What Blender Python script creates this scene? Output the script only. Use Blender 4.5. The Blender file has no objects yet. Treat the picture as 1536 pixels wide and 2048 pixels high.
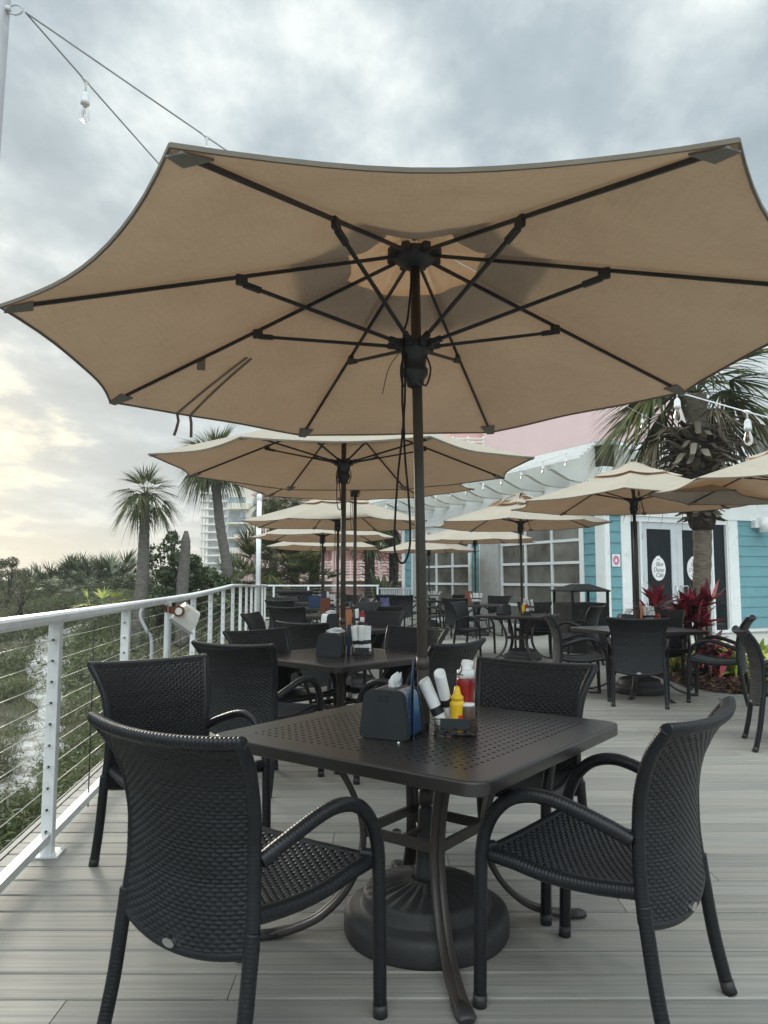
import bpy, bmesh, math, random
import numpy as np
from mathutils import Vector, Matrix
R = math.radians
PI = math.pi
rnd = random.Random(7)
rng = np.random.default_rng(11)
scene = bpy.context.scene
COL = scene.collection

# ------------------------------------------------------------------ materials
def _n(nt, typ, loc=None, **kw):
    n = nt.nodes.new(typ)
    for k, v in kw.items():
        if k.startswith('i_'):
            key = k[2:]
            key = int(key) if key.isdigit() else key.replace('_', ' ')
            n.inputs[key].default_value = v
        else:
            setattr(n, k, v)
    return n

def c4(c): return (c[0], c[1], c[2], 1.0)

def new_mat(name):
    m = bpy.data.materials.new(name); m.use_nodes = True
    nt = m.node_tree
    return m, nt, nt.nodes['Principled BSDF']

def ramp(nt, fac, stops):
    r = nt.nodes.new('ShaderNodeValToRGB')
    els = r.color_ramp.elements
    while len(els) < len(stops): els.new(0.5)
    for e, (p, c) in zip(els, stops):
        e.position = p; e.color = c4(c) if len(c) == 3 else c
    nt.links.new(fac, r.inputs[0])
    return r.outputs[0]

def coords(nt, scale=(1, 1, 1), kind='Object', rot=(0, 0, 0)):
    tc = nt.nodes.new('ShaderNodeTexCoord'); mp = nt.nodes.new('ShaderNodeMapping')
    mp.inputs['Scale'].default_value = scale; mp.inputs['Rotation'].default_value = rot
    nt.links.new(tc.outputs[kind], mp.inputs[0])
    return mp.outputs[0]

def noise(nt, vec, scale, detail=4, rough=.55):
    n = nt.nodes.new('ShaderNodeTexNoise')
    n.inputs['Scale'].default_value = scale; n.inputs['Detail'].default_value = detail
    n.inputs['Roughness'].default_value = rough
    if vec is not None: nt.links.new(vec, n.inputs['Vector'])
    return n.outputs[0]

def mixc(nt, fac, a, b, mode='MIX'):
    m = nt.nodes.new('ShaderNodeMix'); m.data_type = 'RGBA'; m.blend_type = mode
    for s, v in ((m.inputs[0], fac), (m.inputs[6], a), (m.inputs[7], b)):
        if hasattr(v, 'is_linked') or isinstance(v, bpy.types.NodeSocket): nt.links.new(v, s)
        elif isinstance(v, (tuple, list)): s.default_value = c4(v)
        else: s.default_value = v
    return m.outputs[2]

def bump(nt, bsdf, h, strength, dist):
    b = nt.nodes.new('ShaderNodeBump'); b.inputs['Strength'].default_value = strength
    b.inputs['Distance'].default_value = dist
    nt.links.new(h, b.inputs['Height']); nt.links.new(b.outputs[0], bsdf.inputs['Normal'])

def plain(name, col, rough=.5, metal=0., var=.12, scale=6., bmp=0., bscale=60., spec=.5, dirt=None, streak=None):
    """paint / plastic / metal with slight mottling and, if asked, grime patches"""
    m, nt, b = new_mat(name)
    v = coords(nt)
    f = noise(nt, v, scale, 5, .6)
    lo = tuple(x * (1 - var) for x in col); hi = tuple(min(1, x * (1 + var)) for x in col)
    c = ramp(nt, f, [(.3, lo), (.7, hi)])
    if dirt:
        g = noise(nt, v, scale * 2.3, 8, .7)
        gm = ramp(nt, g, [(.56, (0, 0, 0)), (.72, (1, 1, 1))])
        c = mixc(nt, gm, c, dirt)
    if streak:                                                        # rain-washed rust and grime runs
        g = noise(nt, coords(nt, (26, 26, 1.6)), 1.7, 6, .7)
        c = mixc(nt, ramp(nt, g, [(.60, (0, 0, 0)), (.74, (.7, .7, .7))]), c, streak)
    nt.links.new(c, b.inputs['Base Color'])
    b.inputs['Roughness'].default_value = rough; b.inputs['Metallic'].default_value = metal
    b.inputs['Specular IOR Level'].default_value = spec
    if bmp:
        bump(nt, b, noise(nt, v, bscale, 4, .6), bmp, .004)
    return m

def island_mat(name, stops, rough=.6, transl=0., tcol=None, spec=.3):
    """each separate leaf / chip takes its own tone"""
    m, nt, b = new_mat(name)
    g = nt.nodes.new('ShaderNodeNewGeometry')
    c = ramp(nt, g.outputs['Random Per Island'], stops)
    v = coords(nt); big = noise(nt, v, .55, 3, .5)
    k = ramp(nt, big, [(.3, (.72, .74, .7)), (.7, (1.22, 1.2, 1.1))])
    c = mixc(nt, 1., c, k, 'MULTIPLY')
    nt.links.new(c, b.inputs['Base Color'])
    b.inputs['Roughness'].default_value = rough; b.inputs['Specular IOR Level'].default_value = spec
    if transl:
        t = nt.nodes.new('ShaderNodeBsdfTranslucent'); nt.links.new(c, t.inputs[0])
        mx = nt.nodes.new('ShaderNodeMixShader'); mx.inputs[0].default_value = transl
        out = nt.nodes['Material Output']
        nt.links.new(b.outputs[0], mx.inputs[1]); nt.links.new(t.outputs[0], mx.inputs[2])
        nt.links.new(mx.outputs[0], out.inputs[0])
    return m

M = {}
M['wicker'] = plain('wicker', (.0080, .0092, .0115), .38, 0, .3, 9, spec=.36)
M['glide'] = plain('glide', (.02, .02, .021), .55)
M['table'] = plain('table_metal', (.019, .0165, .0155), .29, 0, .18, 5, bmp=.05, bscale=350, spec=.6)
M['tabledark'] = plain('table_leg_metal', (.038, .031, .027), .42, 0, .15, 8, spec=.5)
M['bronze'] = plain('bronze_pole', (.066, .057, .049), .45, .15, .15, 10, spec=.5)
M['rib'] = plain('rib_metal', (.022, .024, .028), .5, 0, .15, 12)
M['resin'] = plain('resin_base', (.030, .030, .031), .62, 0, .2, 14, bmp=.25, bscale=160)
M['cord'] = plain('cord', (.012, .012, .013), .8)
M['white'] = plain('white_paint', (.80, .82, .83), .38, 0, .07, 7, dirt=(.60, .58, .53), streak=(.46, .38, .29))
M['whitepost_shaded'] = plain('white_post_paint_shaded', (.33, .33, .345), .45, 0, .06, 4, dirt=(.50, .49, .46))  # white paint darkened so the colour holds the post's backlit shade
M['trim'] = plain('building_trim', (.82, .84, .835), .55, 0, .05, 2, dirt=(.66, .66, .62))
M['cable'] = plain('steel_cable', (.72, .70, .64), .35, .4, .1)
M['spacer'] = plain('dark_rod', (.03, .03, .03), .5)
M['steel'] = plain('steel', (.6, .6, .6), .25, 1.)
M['rafter'] = plain('rafter_paint_shaded', (.60, .61, .575), .6, 0, .05, 2, dirt=(.58, .58, .53))  # trim paint darkened: the shade under the slats is put into the colour
M['rust'] = plain('rust', (.16, .055, .025), .85, 0, .5, 40)
M['floodbody'] = plain('floodlight_paint', (.74, .74, .70), .5, 0, .08, 5, dirt=(.60, .48, .30))
M['conduit'] = plain('conduit_grey', (.5, .53, .55), .5)
M['stucco'] = plain('pink_stucco', (.74, .54, .53), .85, 0, .06, .6, bmp=.2, bscale=30)
M['pinkdeep'] = plain('pink_recess', (.66, .40, .37), .85, 0, .06, .6)
M['pinktrim'] = plain('pale_pink_trim', (.80, .66, .62), .7)
M['cream'] = plain('cream_concrete', (.74, .70, .60), .8, 0, .05, .2)
M['towerwhite'] = plain('tower_slab', (.76, .74, .68), .7)
M['towerglass'] = plain('tower_glass', (.44, .48, .48), .3, 0, .2, .35, spec=.5)
M['condoglass'] = plain('condo_glass', (.28, .33, .37), .12, 0, .3, .7, spec=.8)
M['teal'] = plain('teal_siding', (.155, .335, .375), .6, 0, .07, 3, bmp=.1, bscale=40)
M['darkglass'] = plain('dark_glass', (.010, .015, .018), .05, 0, .2, 1.2, spec=.22)
M['frosted'] = plain('frosted_pane', (.15, .145, .125), .2, 0, .7, .9, spec=.6)
M['doorframe'] = plain('door_frame', (.58, .61, .63), .45, 0, .04)
M['greywall'] = plain('grey_wall', (.42, .43, .42), .7)
M['can'] = plain('bin_metal', (.017, .0165, .0165), .7, 0, .2, 6, spec=.2)
M['blackplastic'] = plain('black_plastic', (.020, .024, .028), .45, 0, .1, 10, bmp=.06, bscale=300)
M['wire'] = plain('black_wire', (.012, .012, .012), .5)
M['paper'] = plain('paper', (.82, .82, .81), .85, 0, .05, 30)
M['band'] = plain('black_band', (.012, .013, .016), .5)
M['yellow'] = plain('mustard_yellow', (.80, .50, .02), .35, 0, .05)
M['red'] = plain('ketchup_red', (.27, .012, .010), .28, 0, .08)
M['redlabel'] = plain('red_label', (.55, .03, .02), .4)
M['brown'] = plain('sauce_brown', (.10, .058, .040), .35)
M['whiteplastic'] = plain('white_plastic', (.82, .82, .82), .4)
M['orange'] = plain('orange_card', (.50, .19, .085), .6)
M['redbrown'] = plain('redbrown_card', (.24, .075, .04), .6)
M['bluecard'] = plain('blue_card', (.018, .045, .12), .5, 0, .2)
M['cloth'] = plain('lavender_cloth', (.12, .13, .27), .85, 0, .2, 15)
M['pinksign'] = plain('pink_print', (.62, .20, .36), .6)
M['concrete'] = plain('concrete', (.46, .44, .40), .85, 0, .12, 3, bmp=.2, bscale=60)
M['trunk'] = None
M['filament'] = plain('filament', (.5, .22, .1), .4)
M['lampwhite'] = plain('lamp_white', (.74, .76, .76), .5)

def glass_mat():
    m, nt, b = new_mat('bulb_glass')
    b.inputs['Base Color'].default_value = (.98, .98, .96, 1)
    b.inputs['Roughness'].default_value = .02
    b.inputs['Transmission Weight'].default_value = 1.0
    b.inputs['IOR'].default_value = 1.12
    return m
M['bulb'] = glass_mat()

def trunk_mat(name, a, b_, sc):
    m, nt, b = new_mat(name)
    v = coords(nt, (1, 1, sc))
    f = noise(nt, v, 9, 6, .65)
    c = ramp(nt, f, [(.3, a), (.68, b_)])
    nt.links.new(c, b.inputs['Base Color']); b.inputs['Roughness'].default_value = .9
    b.inputs['Specular IOR Level'].default_value = .2
    bump(nt, b, f, .8, .03)
    return m
M['trunk'] = trunk_mat('palm_bark', (.085, .078, .07), (.20, .185, .165), 3.)
M['trunk_r'] = trunk_mat('sabal_bark', (.095, .08, .062), (.22, .19, .15), 4.)
M['boot'] = island_mat('dead_boots', [(0, (.045, .036, .028)), (.5, (.12, .10, .08)), (1, (.28, .245, .205))], .9)
M['bark_dark'] = trunk_mat('dark_bark', (.03, .026, .022), (.07, .06, .052), 2.)
M['frond'] = island_mat('palm_frond', [(0, (.045, .068, .03)), (.5, (.082, .115, .045)), (.85, (.14, .155, .06)), (1, (.24, .19, .09))], .5, .35)
M['frond_grey'] = island_mat('palmetto_frond', [(0, (.055, .075, .05)), (.5, (.10, .125, .085)), (.9, (.16, .175, .11)), (1, (.26, .25, .11))], .5, .2)
M['deadfrond'] = island_mat('dead_frond', [(0, (.09, .07, .05)), (.6, (.17, .14, .10)), (1, (.30, .26, .20))], .8, .2)
M['leaf'] = island_mat('shrub_leaf', [(0, (.025, .045, .018)), (.5, (.05, .08, .026)), (1, (.12, .15, .06))], .4, .2, spec=.5)
M['leaf_lime'] = island_mat('scrub_leaf', [(0, (.048, .085, .024)), (.5, (.105, .15, .045)), (1, (.20, .225, .08))], .55, .38)
M['scrub'] = island_mat('dune_scrub', [(0, (.075, .085, .058)), (.45, (.125, .145, .08)), (.75, (.175, .18, .11)), (1, (.28, .265, .22))], .7, .35)
M['twig'] = island_mat('dry_twigs', [(0, (.08, .07, .06)), (1, (.27, .25, .22))], .85)
M['grass'] = island_mat('dune_grass', [(0, (.07, .09, .035)), (.6, (.13, .15, .06)), (1, (.26, .24, .15))], .7, .25)
M['ti'] = island_mat('ti_leaf', [(0, (.06, .02, .025)), (.4, (.16, .022, .04)), (.7, (.40, .03, .065)), (1, (.58, .09, .13))], .4, .25, spec=.5)
M['ginger'] = island_mat('ginger_leaf', [(0, (.14, .24, .04)), (.35, (.40, .46, .09)), (.7, (.64, .62, .17)), (1, (.76, .74, .36))], .5, .3)
M['lily'] = island_mat('green_leaf', [(0, (.05, .10, .03)), (1, (.14, .22, .07))], .5, .2)
M['mulch'] = island_mat('mulch_chips', [(0, (.022, .012, .009)), (.5, (.07, .033, .022)), (.85, (.13, .065, .042)), (1, (.24, .15, .10))], .85)
M['mulchbase'] = plain('mulch_soil', (.035, .020, .015), .95, 0, .3, 20)

def canopy_mat(name='canopy_fabric', tk=1.):
    m, nt, b = new_mat(name)
    nt.nodes.remove(b)
    v = coords(nt, (1, 1, 1))
    f = noise(nt, v, 3.2, 5, .6)
    w1 = noise(nt, coords(nt, (5, 95, 40)), 1.6, 4, .65)
    w2 = noise(nt, coords(nt, (95, 5, 40)), 1.6, 4, .65)
    wv = ramp(nt, mixc(nt, .5, w1, w2), [(.38, (.18, .18, .18)), (.62, (.82, .82, .82))])
    d = mixc(nt, .10, ramp(nt, f, [(.3, (.575, .51, .42)), (.7, (.635, .57, .475))]), wv, 'OVERLAY')
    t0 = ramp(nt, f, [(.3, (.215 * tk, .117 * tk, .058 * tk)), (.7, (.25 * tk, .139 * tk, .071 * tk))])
    t = mixc(nt, .22, t0, wv, 'OVERLAY')
    di = nt.nodes.new('ShaderNodeBsdfDiffuse'); tr = nt.nodes.new('ShaderNodeBsdfTranslucent')
    nt.links.new(d, di.inputs[0]); nt.links.new(t, tr.inputs[0])
    mx = nt.nodes.new('ShaderNodeMixShader'); mx.inputs[0].default_value = .36
    nt.links.new(di.outputs[0], mx.inputs[1]); nt.links.new(tr.outputs[0], mx.inputs[2])
    nt.links.new(mx.outputs[0], nt.nodes['Material Output'].inputs[0])
    return m
M['canopy'] = canopy_mat()
M['cap'] = canopy_mat('canopy_fabric_lit', 1.65)  # same canopy fabric; raised transmission paints brighter light into the vent
M['hem'] = plain('hem', (.17, .145, .115), .8)
M['pocket'] = plain('pocket', (.20, .185, .17), .8)
M['strap'] = plain('strap', (.21, .175, .14), .8)

def deck_mat():
    m, nt, b = new_mat('deck_boards')
    g = nt.nodes.new('ShaderNodeNewGeometry')
    base = ramp(nt, g.outputs['Random Per Island'],
                [(0, (.222, .217, .204)), (.35, (.264, .258, .243)), (.7, (.294, .287, .267)), (1, (.274, .262, .240))])
    v1 = coords(nt, (.5, 26, 1)); s1 = noise(nt, v1, 2.2, 6, .65)
    k1 = ramp(nt, s1, [(.30, (.68, .68, .69)), (.5, (1.0, .995, .98)), (.70, (1.26, 1.22, 1.15))])
    c = mixc(nt, 1., base, k1, 'MULTIPLY')
    v2 = coords(nt, (.35, 7, 1)); s2 = noise(nt, v2, 1.6, 4, .6)
    k2 = ramp(nt, s2, [(.35, (.92, .935, .95)), (.65, (1.08, 1.05, 1.0))])
    c = mixc(nt, .8, c, k2, 'MULTIPLY')
    sp = noise(nt, coords(nt), 22, 3, .7)
    k3 = ramp(nt, sp, [(.70, (0, 0, 0)), (.78, (1, 1, 1))])
    c = mixc(nt, mixc(nt, .25, (0, 0, 0), k3), c, (.44, .43, .40))
    nt.links.new(c, b.inputs['Base Color'])
    b.inputs['Roughness'].default_value = .58; b.inputs['Specular IOR Level'].default_value = .4
    v3 = coords(nt, (1.2, 150, 1)); s3 = noise(nt, v3, 2.0, 3, .6)
    bump(nt, b, s3, .5, .004)
    return m
M['deck'] = deck_mat()

def sand_mat():
    m, nt, b = new_mat('sand')
    v = coords(nt)
    f = noise(nt, v, 3.2, 9, .75)
    c = ramp(nt, f, [(.34, (.20, .18, .15)), (.47, (.42, .40, .37)), (.56, (.68, .675, .66))])
    f2 = noise(nt, v, 26, 6, .75)
    k = ramp(nt, f2, [(.35, (.6, .58, .55)), (.65, (1.12, 1.12, 1.12))])
    c = mixc(nt, 1., c, k, 'MULTIPLY')
    nt.links.new(c, b.inputs['Base Color']); b.inputs['Roughness'].default_value = .95
    b.inputs['Specular IOR Level'].default_value = .1
    bump(nt, b, f2, .6, .05)
    return m
M['sand'] = sand_mat()
def litter_mat():
    m, nt, b = new_mat('dune_litter')
    v = coords(nt); f = noise(nt, v, 1.1, 8, .7); f2 = noise(nt, v, 30, 6, .75)
    c = ramp(nt, f, [(.35, (.075, .075, .045)), (.52, (.14, .13, .09)), (.64, (.24, .22, .18)), (.74, (.55, .54, .51))])
    c = mixc(nt, 1., c, ramp(nt, f2, [(.35, (.5, .5, .48)), (.65, (1.25, 1.25, 1.2))]), 'MULTIPLY')
    nt.links.new(c, b.inputs['Base Color']); b.inputs['Roughness'].default_value = .95; b.inputs['Specular IOR Level'].default_value = .1
    bump(nt, b, f2, .7, .06)
    return m
M['litter'] = litter_mat()

def pano_mat():
    """printed photo on the side of the dispenser: blue sky over pale sand"""
    m, nt, b = new_mat('printed_side')
    tc = nt.nodes.new('ShaderNodeTexCoord'); sx = nt.nodes.new('ShaderNodeSeparateXYZ')
    nt.links.new(tc.outputs['Object'], sx.inputs[0])
    f = noise(nt, tc.outputs['Object'], 22, 4, .6)
    ad = nt.nodes.new('ShaderNodeMath'); ad.operation = 'MULTIPLY_ADD'
    ad.inputs[1].default_value = .06
    nt.links.new(f, ad.inputs[0]); nt.links.new(sx.outputs[2], ad.inputs[2])
    c = ramp(nt, ad.outputs[0], [(0.0, (.015, .03, .07)), (.09, (.02, .06, .14)), (.15, (.10, .22, .36)), (.185, (.32, .42, .50)), (.205, (.30, .22, .16)), (.23, (.05, .045, .045))])
    nt.links.new(c, b.inputs['Base Color']); b.inputs['Roughness'].default_value = .3
    return m
M['printed'] = pano_mat()

# ------------------------------------------------------------------ mesh builder
class MB:
    def __init__(s):
        s.v = []; s.n = 0; s.quad = []; s.poly = []
    def verts(s, a):
        a = np.asarray(a, float).reshape(-1, 3); s.v.append(a); b = s.n; s.n += len(a); return b
    def add(s, verts, faces, smooth=False, mi=0):
        b = s.verts(verts)
        for f in faces: s.poly.append((tuple(i + b for i in f), smooth, mi))
    def quads(s, q, smooth=False, mi=0):
        q = np.asarray(q, float); k = len(q)
        b = s.verts(q); s.quad.append((np.arange(k * 4).reshape(k, 4) + b, smooth, mi))
    def grid(s, a, closed=False, smooth=True, mi=0):
        a = np.asarray(a, float); h, w = a.shape[:2]; b = s.verts(a)
        i = np.arange(h - 1)[:, None]; j = np.arange(w if closed else w - 1)[None, :]
        j2 = (j + 1) % w
        f = np.stack([i * w + j, i * w + j2, (i + 1) * w + j2, (i + 1) * w + j], -1).reshape(-1, 4) + b
        s.quad.append((f, smooth, mi))
    def box(s, c, size, rz=0, mat=None, bev=0., mi=0):
        hx, hy, hz = [x / 2 for x in size]
        if bev:
            bm = bmesh.new(); bmesh.ops.create_cube(bm, size=1)
            for v in bm.verts: v.co = Vector((v.co.x * 2 * hx, v.co.y * 2 * hy, v.co.z * 2 * hz))
            bmesh.ops.bevel(bm, geom=bm.edges[:], offset=bev, segments=2, affect='EDGES', profile=.6)
            bm.verts.ensure_lookup_table()
            vs = [v.co.copy() for v in bm.verts]; fs = [[v.index for v in f.verts] for f in bm.faces]
            bm.free()
        else:
            vs = [Vector((x, y, z)) for x in (-hx, hx) for y in (-hy, hy) for z in (-hz, hz)]
            fs = [(0, 1, 3, 2), (4, 6, 7, 5), (0, 4, 5, 1), (2, 3, 7, 6), (0, 2, 6, 4), (1, 5, 7, 3)]
        Mx = mat if mat is not None else Matrix.Rotation(rz, 3, 'Z')
        s.add([tuple(Mx @ v + Vector(c)) for v in vs], fs, False, mi)
    def fbox(s, fr, a0, a1, b0, b1, z0, z1, mi=0):
        p = [fr(a, b, z) for a in (a0, a1) for b in (b0, b1) for z in (z0, z1)]
        s.add(p, [(0, 1, 3, 2), (4, 6, 7, 5), (0, 4, 5, 1), (2, 3, 7, 6), (0, 2, 6, 4), (1, 5, 7, 3)], False, mi)
    def bar(s, p, q, w, h, up=(0, 0, 1), mi=0):
        """rectangular bar from p to q, w sideways, h along up"""
        p = Vector(p); q = Vector(q); d = (q - p); L = d.length; d.normalize()
        u = Vector(up); sd = d.cross(u)
        if sd.length < 1e-6: sd = d.cross(Vector((1, 0, 0)))
        sd.normalize(); u = sd.cross(d)
        Mx = Matrix((d, sd, u)).transposed()
        s.box((p + q) / 2, (L, w, h), mat=Mx, mi=mi)
    def sweep(s, pts, sec, up=(0, 0, 1), closed_sec=True, smooth=True, cap=True, scale=None, mi=0):
        """sec: (k,2) cross-section in (side, up'); frames by parallel transport"""
        P = np.asarray(pts, float); n = len(P)
        T = np.gradient(P, axis=0); T /= np.linalg.norm(T, axis=1)[:, None] + 1e-12
        u = np.asarray(up, float); sd = np.cross(T[0], u)
        if np.linalg.norm(sd) < 1e-4: sd = np.cross(T[0], (1, 0, 0))
        sd /= np.linalg.norm(sd); U = np.cross(sd, T[0])
        sec = np.asarray(sec, float); out = np.zeros((n, len(sec), 3))
        for i in range(n):
            if i:
                U = U - T[i] * U.dot(T[i]); U /= np.linalg.norm(U); sd = np.cross(T[i], U)
            k = 1. if scale is None else scale[i]
            out[i] = P[i] + k * (sec[:, :1] * sd + sec[:, 1:] * U)
        b = s.n
        s.grid(out, closed=closed_sec, smooth=smooth, mi=mi)
        if cap:
            w = len(sec)
            s.poly.append((tuple(b + j for j in range(w - 1, -1, -1)), False, mi))
            s.poly.append((tuple(b + (n - 1) * w + j for j in range(w)), False, mi))
    def tube(s, pts, r, n=8, smooth=True, cap=True, mi=0):
        a = np.linspace(0, 2 * PI, n, endpoint=False)
        sc = None
        if not np.isscalar(r): sc = np.asarray(r, float); r = 1.
        s.sweep(pts, np.stack([np.cos(a), np.sin(a)], -1) * r, smooth=smooth, cap=cap, scale=sc, mi=mi)
    def lathe(s, prof, n=24, c=(0, 0, 0), smooth=True, cap=True, mi=0):
        prof = np.asarray(prof, float); a = np.linspace(0, 2 * PI, n, endpoint=False)
        g = np.stack([prof[:, :1] * np.cos(a) + c[0], prof[:, :1] * np.sin(a) + c[1],
                      np.repeat(prof[:, 1:], n, 1) + c[2]], -1)
        b = s.n; s.grid(g, closed=True, smooth=smooth, mi=mi)
        if cap:
            if prof[0, 0] > 1e-6: s.poly.append((tuple(b + j for j in range(n - 1, -1, -1)), False, mi))
            if prof[-1, 0] > 1e-6: s.poly.append((tuple(b + (len(prof) - 1) * n + j for j in range(n)), False, mi))
    def prism(s, poly, fr0, fr1, mi=0):
        """poly: list of (a,b); fr0/fr1 map (a,b)->xyz at the two ends"""
        k = len(poly)
        v = [fr0(*p) for p in poly] + [fr1(*p) for p in poly]
        f = [tuple(range(k - 1, -1, -1)), tuple(range(k, 2 * k))]
        f += [(i, (i + 1) % k, k + (i + 1) % k, k + i) for i in range(k)]
        s.add(v, f, False, mi)
    def build(s, name, mat, parent=None, off=None):
        me = bpy.data.meshes.new(name)
        V = np.concatenate(s.v) if s.v else np.zeros((0, 3))
        if off is not None: V = V - np.asarray(off, float)
        loops = []; starts = []; sm = []; mis = []; pos = 0
        for f, sf, mi in s.quad:
            k = len(f); loops.append(f.reshape(-1)); starts.append(np.arange(k) * 4 + pos); pos += 4 * k
            sm.append(np.full(k, sf)); mis.append(np.broadcast_to(np.asarray(mi), (k,)))
        if s.poly:
            lens = np.array([len(p[0]) for p in s.poly])
            loops.append(np.concatenate([np.array(p[0]) for p in s.poly]))
            starts.append(pos + np.concatenate([[0], np.cumsum(lens)[:-1]])); pos += lens.sum()
            sm.append(np.array([p[1] for p in s.poly])); mis.append(np.array([p[2] for p in s.poly]))
        loops = np.concatenate(loops).astype(np.int32); starts = np.concatenate(starts).astype(np.int32)
        me.vertices.add(len(V)); me.vertices.foreach_set('co', V.astype(np.float32).ravel())
        me.loops.add(len(loops)); me.polygons.add(len(starts))
        me.polygons.foreach_set('loop_start', starts)
        me.loops.foreach_set('vertex_index', loops)
        me.polygons.foreach_set('use_smooth', np.concatenate(sm).astype(bool))
        me.polygons.foreach_set('material_index', np.concatenate(mis).astype(np.int32))
        for m_ in (mat if isinstance(mat, (list, tuple)) else [mat]): me.materials.append(m_)
        me.update(calc_edges=True); me.validate()
        o = bpy.data.objects.new(name, me); COL.objects.link(o)
        if parent is not None: o.parent = parent
        return o

def tag(o, label=None, cat=None, group=None, kind=None):
    if label: o['label'] = label
    if cat: o['category'] = cat
    if group: o['group'] = group
    if kind: o['kind'] = kind
    return o

def thing(name, label, cat, loc=(0, 0, 0), rz=0., group=None):
    o = bpy.data.objects.new(name, None); COL.objects.link(o)
    o.location = loc; o.rotation_euler = (0, 0, rz); o.empty_display_size = .1
    return tag(o, label, cat, group)

def copy_tree(o, parent=None, kids=None):
    kids = kids if kids is not None else KIDS()
    c = o.copy(); COL.objects.link(c)
    if parent is not None: c.parent = parent
    for ch in kids.get(o.name, []): copy_tree(ch, c, kids)
    return c

def KIDS():
    d = {}
    for o in bpy.data.objects:
        if o.parent: d.setdefault(o.parent.name, []).append(o)
    return d

def dup(root, label, loc, rz, group=None, kids=None):
    c = copy_tree(root, None, kids); c.location = loc; c.rotation_euler = (0, 0, rz); c['label'] = label
    if group: c['group'] = group
    return c

def catmull(pts, n):
    P = np.asarray(pts, float); P = np.vstack([2 * P[0] - P[1], P, 2 * P[-1] - P[-2]])
    k = len(P) - 3; out = []
    for t in np.linspace(0, k - 1e-9, n):
        i = int(t); f = t - i; a, b, c, d = P[i:i + 4]
        out.append(.5 * (2 * b + (c - a) * f + (2 * a - 5 * b + 4 * c - d) * f ** 2 + (3 * b - a - 3 * c + d) * f ** 3))
    return np.array(out)

def arclen_resample(P, step):
    d = np.linalg.norm(np.diff(P, axis=0), axis=1); s = np.concatenate([[0], np.cumsum(d)])
    n = max(3, int(s[-1] / step) + 1); t = np.linspace(0, s[-1], n)
    return np.stack([np.interp(t, s, P[:, i]) for i in range(3)], -1), t

# camera model used to turn pixels of the photograph into places
F = 1500.; H = 1.26; TH = math.atan(136. / F)
def ray(px, py):
    x = (px - 768) / F; z = -(py - 1024) / F; c, s = math.cos(TH), math.sin(TH)
    return Vector((x, c - z * s, s + z * c))
def at_z(px, py, z=0.):
    d = ray(px, py); return Vector((0, 0, H)) + d * ((z - H) / d.z)
def at_y(px, py, Y):
    d = ray(px, py); return Vector((0, 0, H)) + d * (Y / d.y)
# ------------------------------------------------------------------ woven chair
PITCH = .0108
def wick_tube(mb, ctrl, r, n=10, step=.0031, flat=1.0):
    P = catmull(ctrl, 60); P, t = arclen_resample(P, step)
    a = np.linspace(0, 2 * PI, n, endpoint=False)
    sec = np.stack([np.cos(a), np.sin(a) * flat], -1) * r
    sc = 1 + .07 * np.abs(np.sin(PI * t / PITCH)) ** .7 - .05
    mb.sweep(P, sec, smooth=True, scale=sc)

def weave(u_len, v_len, per, amp, nu, nv):
    """over-under height field: strands run along u, rows along v"""
    U, V = np.meshgrid(np.linspace(0, u_len, nu), np.linspace(0, v_len, nv))
    row = np.floor(V / PITCH); f = V / PITCH - row
    ph = (row % 2) * PI
    over = 1 - np.abs(np.cos(PI * U / per + ph / 2)) ** 10
    return amp * (np.abs(np.sin(PI * f)) ** .55) * (.12 + .88 * over)

def chair_back_point(u, v):
    zb = .352 - .035 * (1 - u * u); zt = .872 - .012 * (1 - u * u)
    z = zb + (zt - zb) * v
    w = np.interp(v, [0, .25, .5, .75, .9, 1.], [.245, .236, .236, .25, .268, .285])
    y = np.interp(z, [.30, .40, .50, .60, .68, .74, .80, .84, .88], [-.247, -.234, -.226, -.227, -.237, -.252, -.278, -.303, -.337])
    y = y - .052 * (1 - u * u) * (.55 + .45 * v)
    return np.stack([u * w, y, z], -1)

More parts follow.
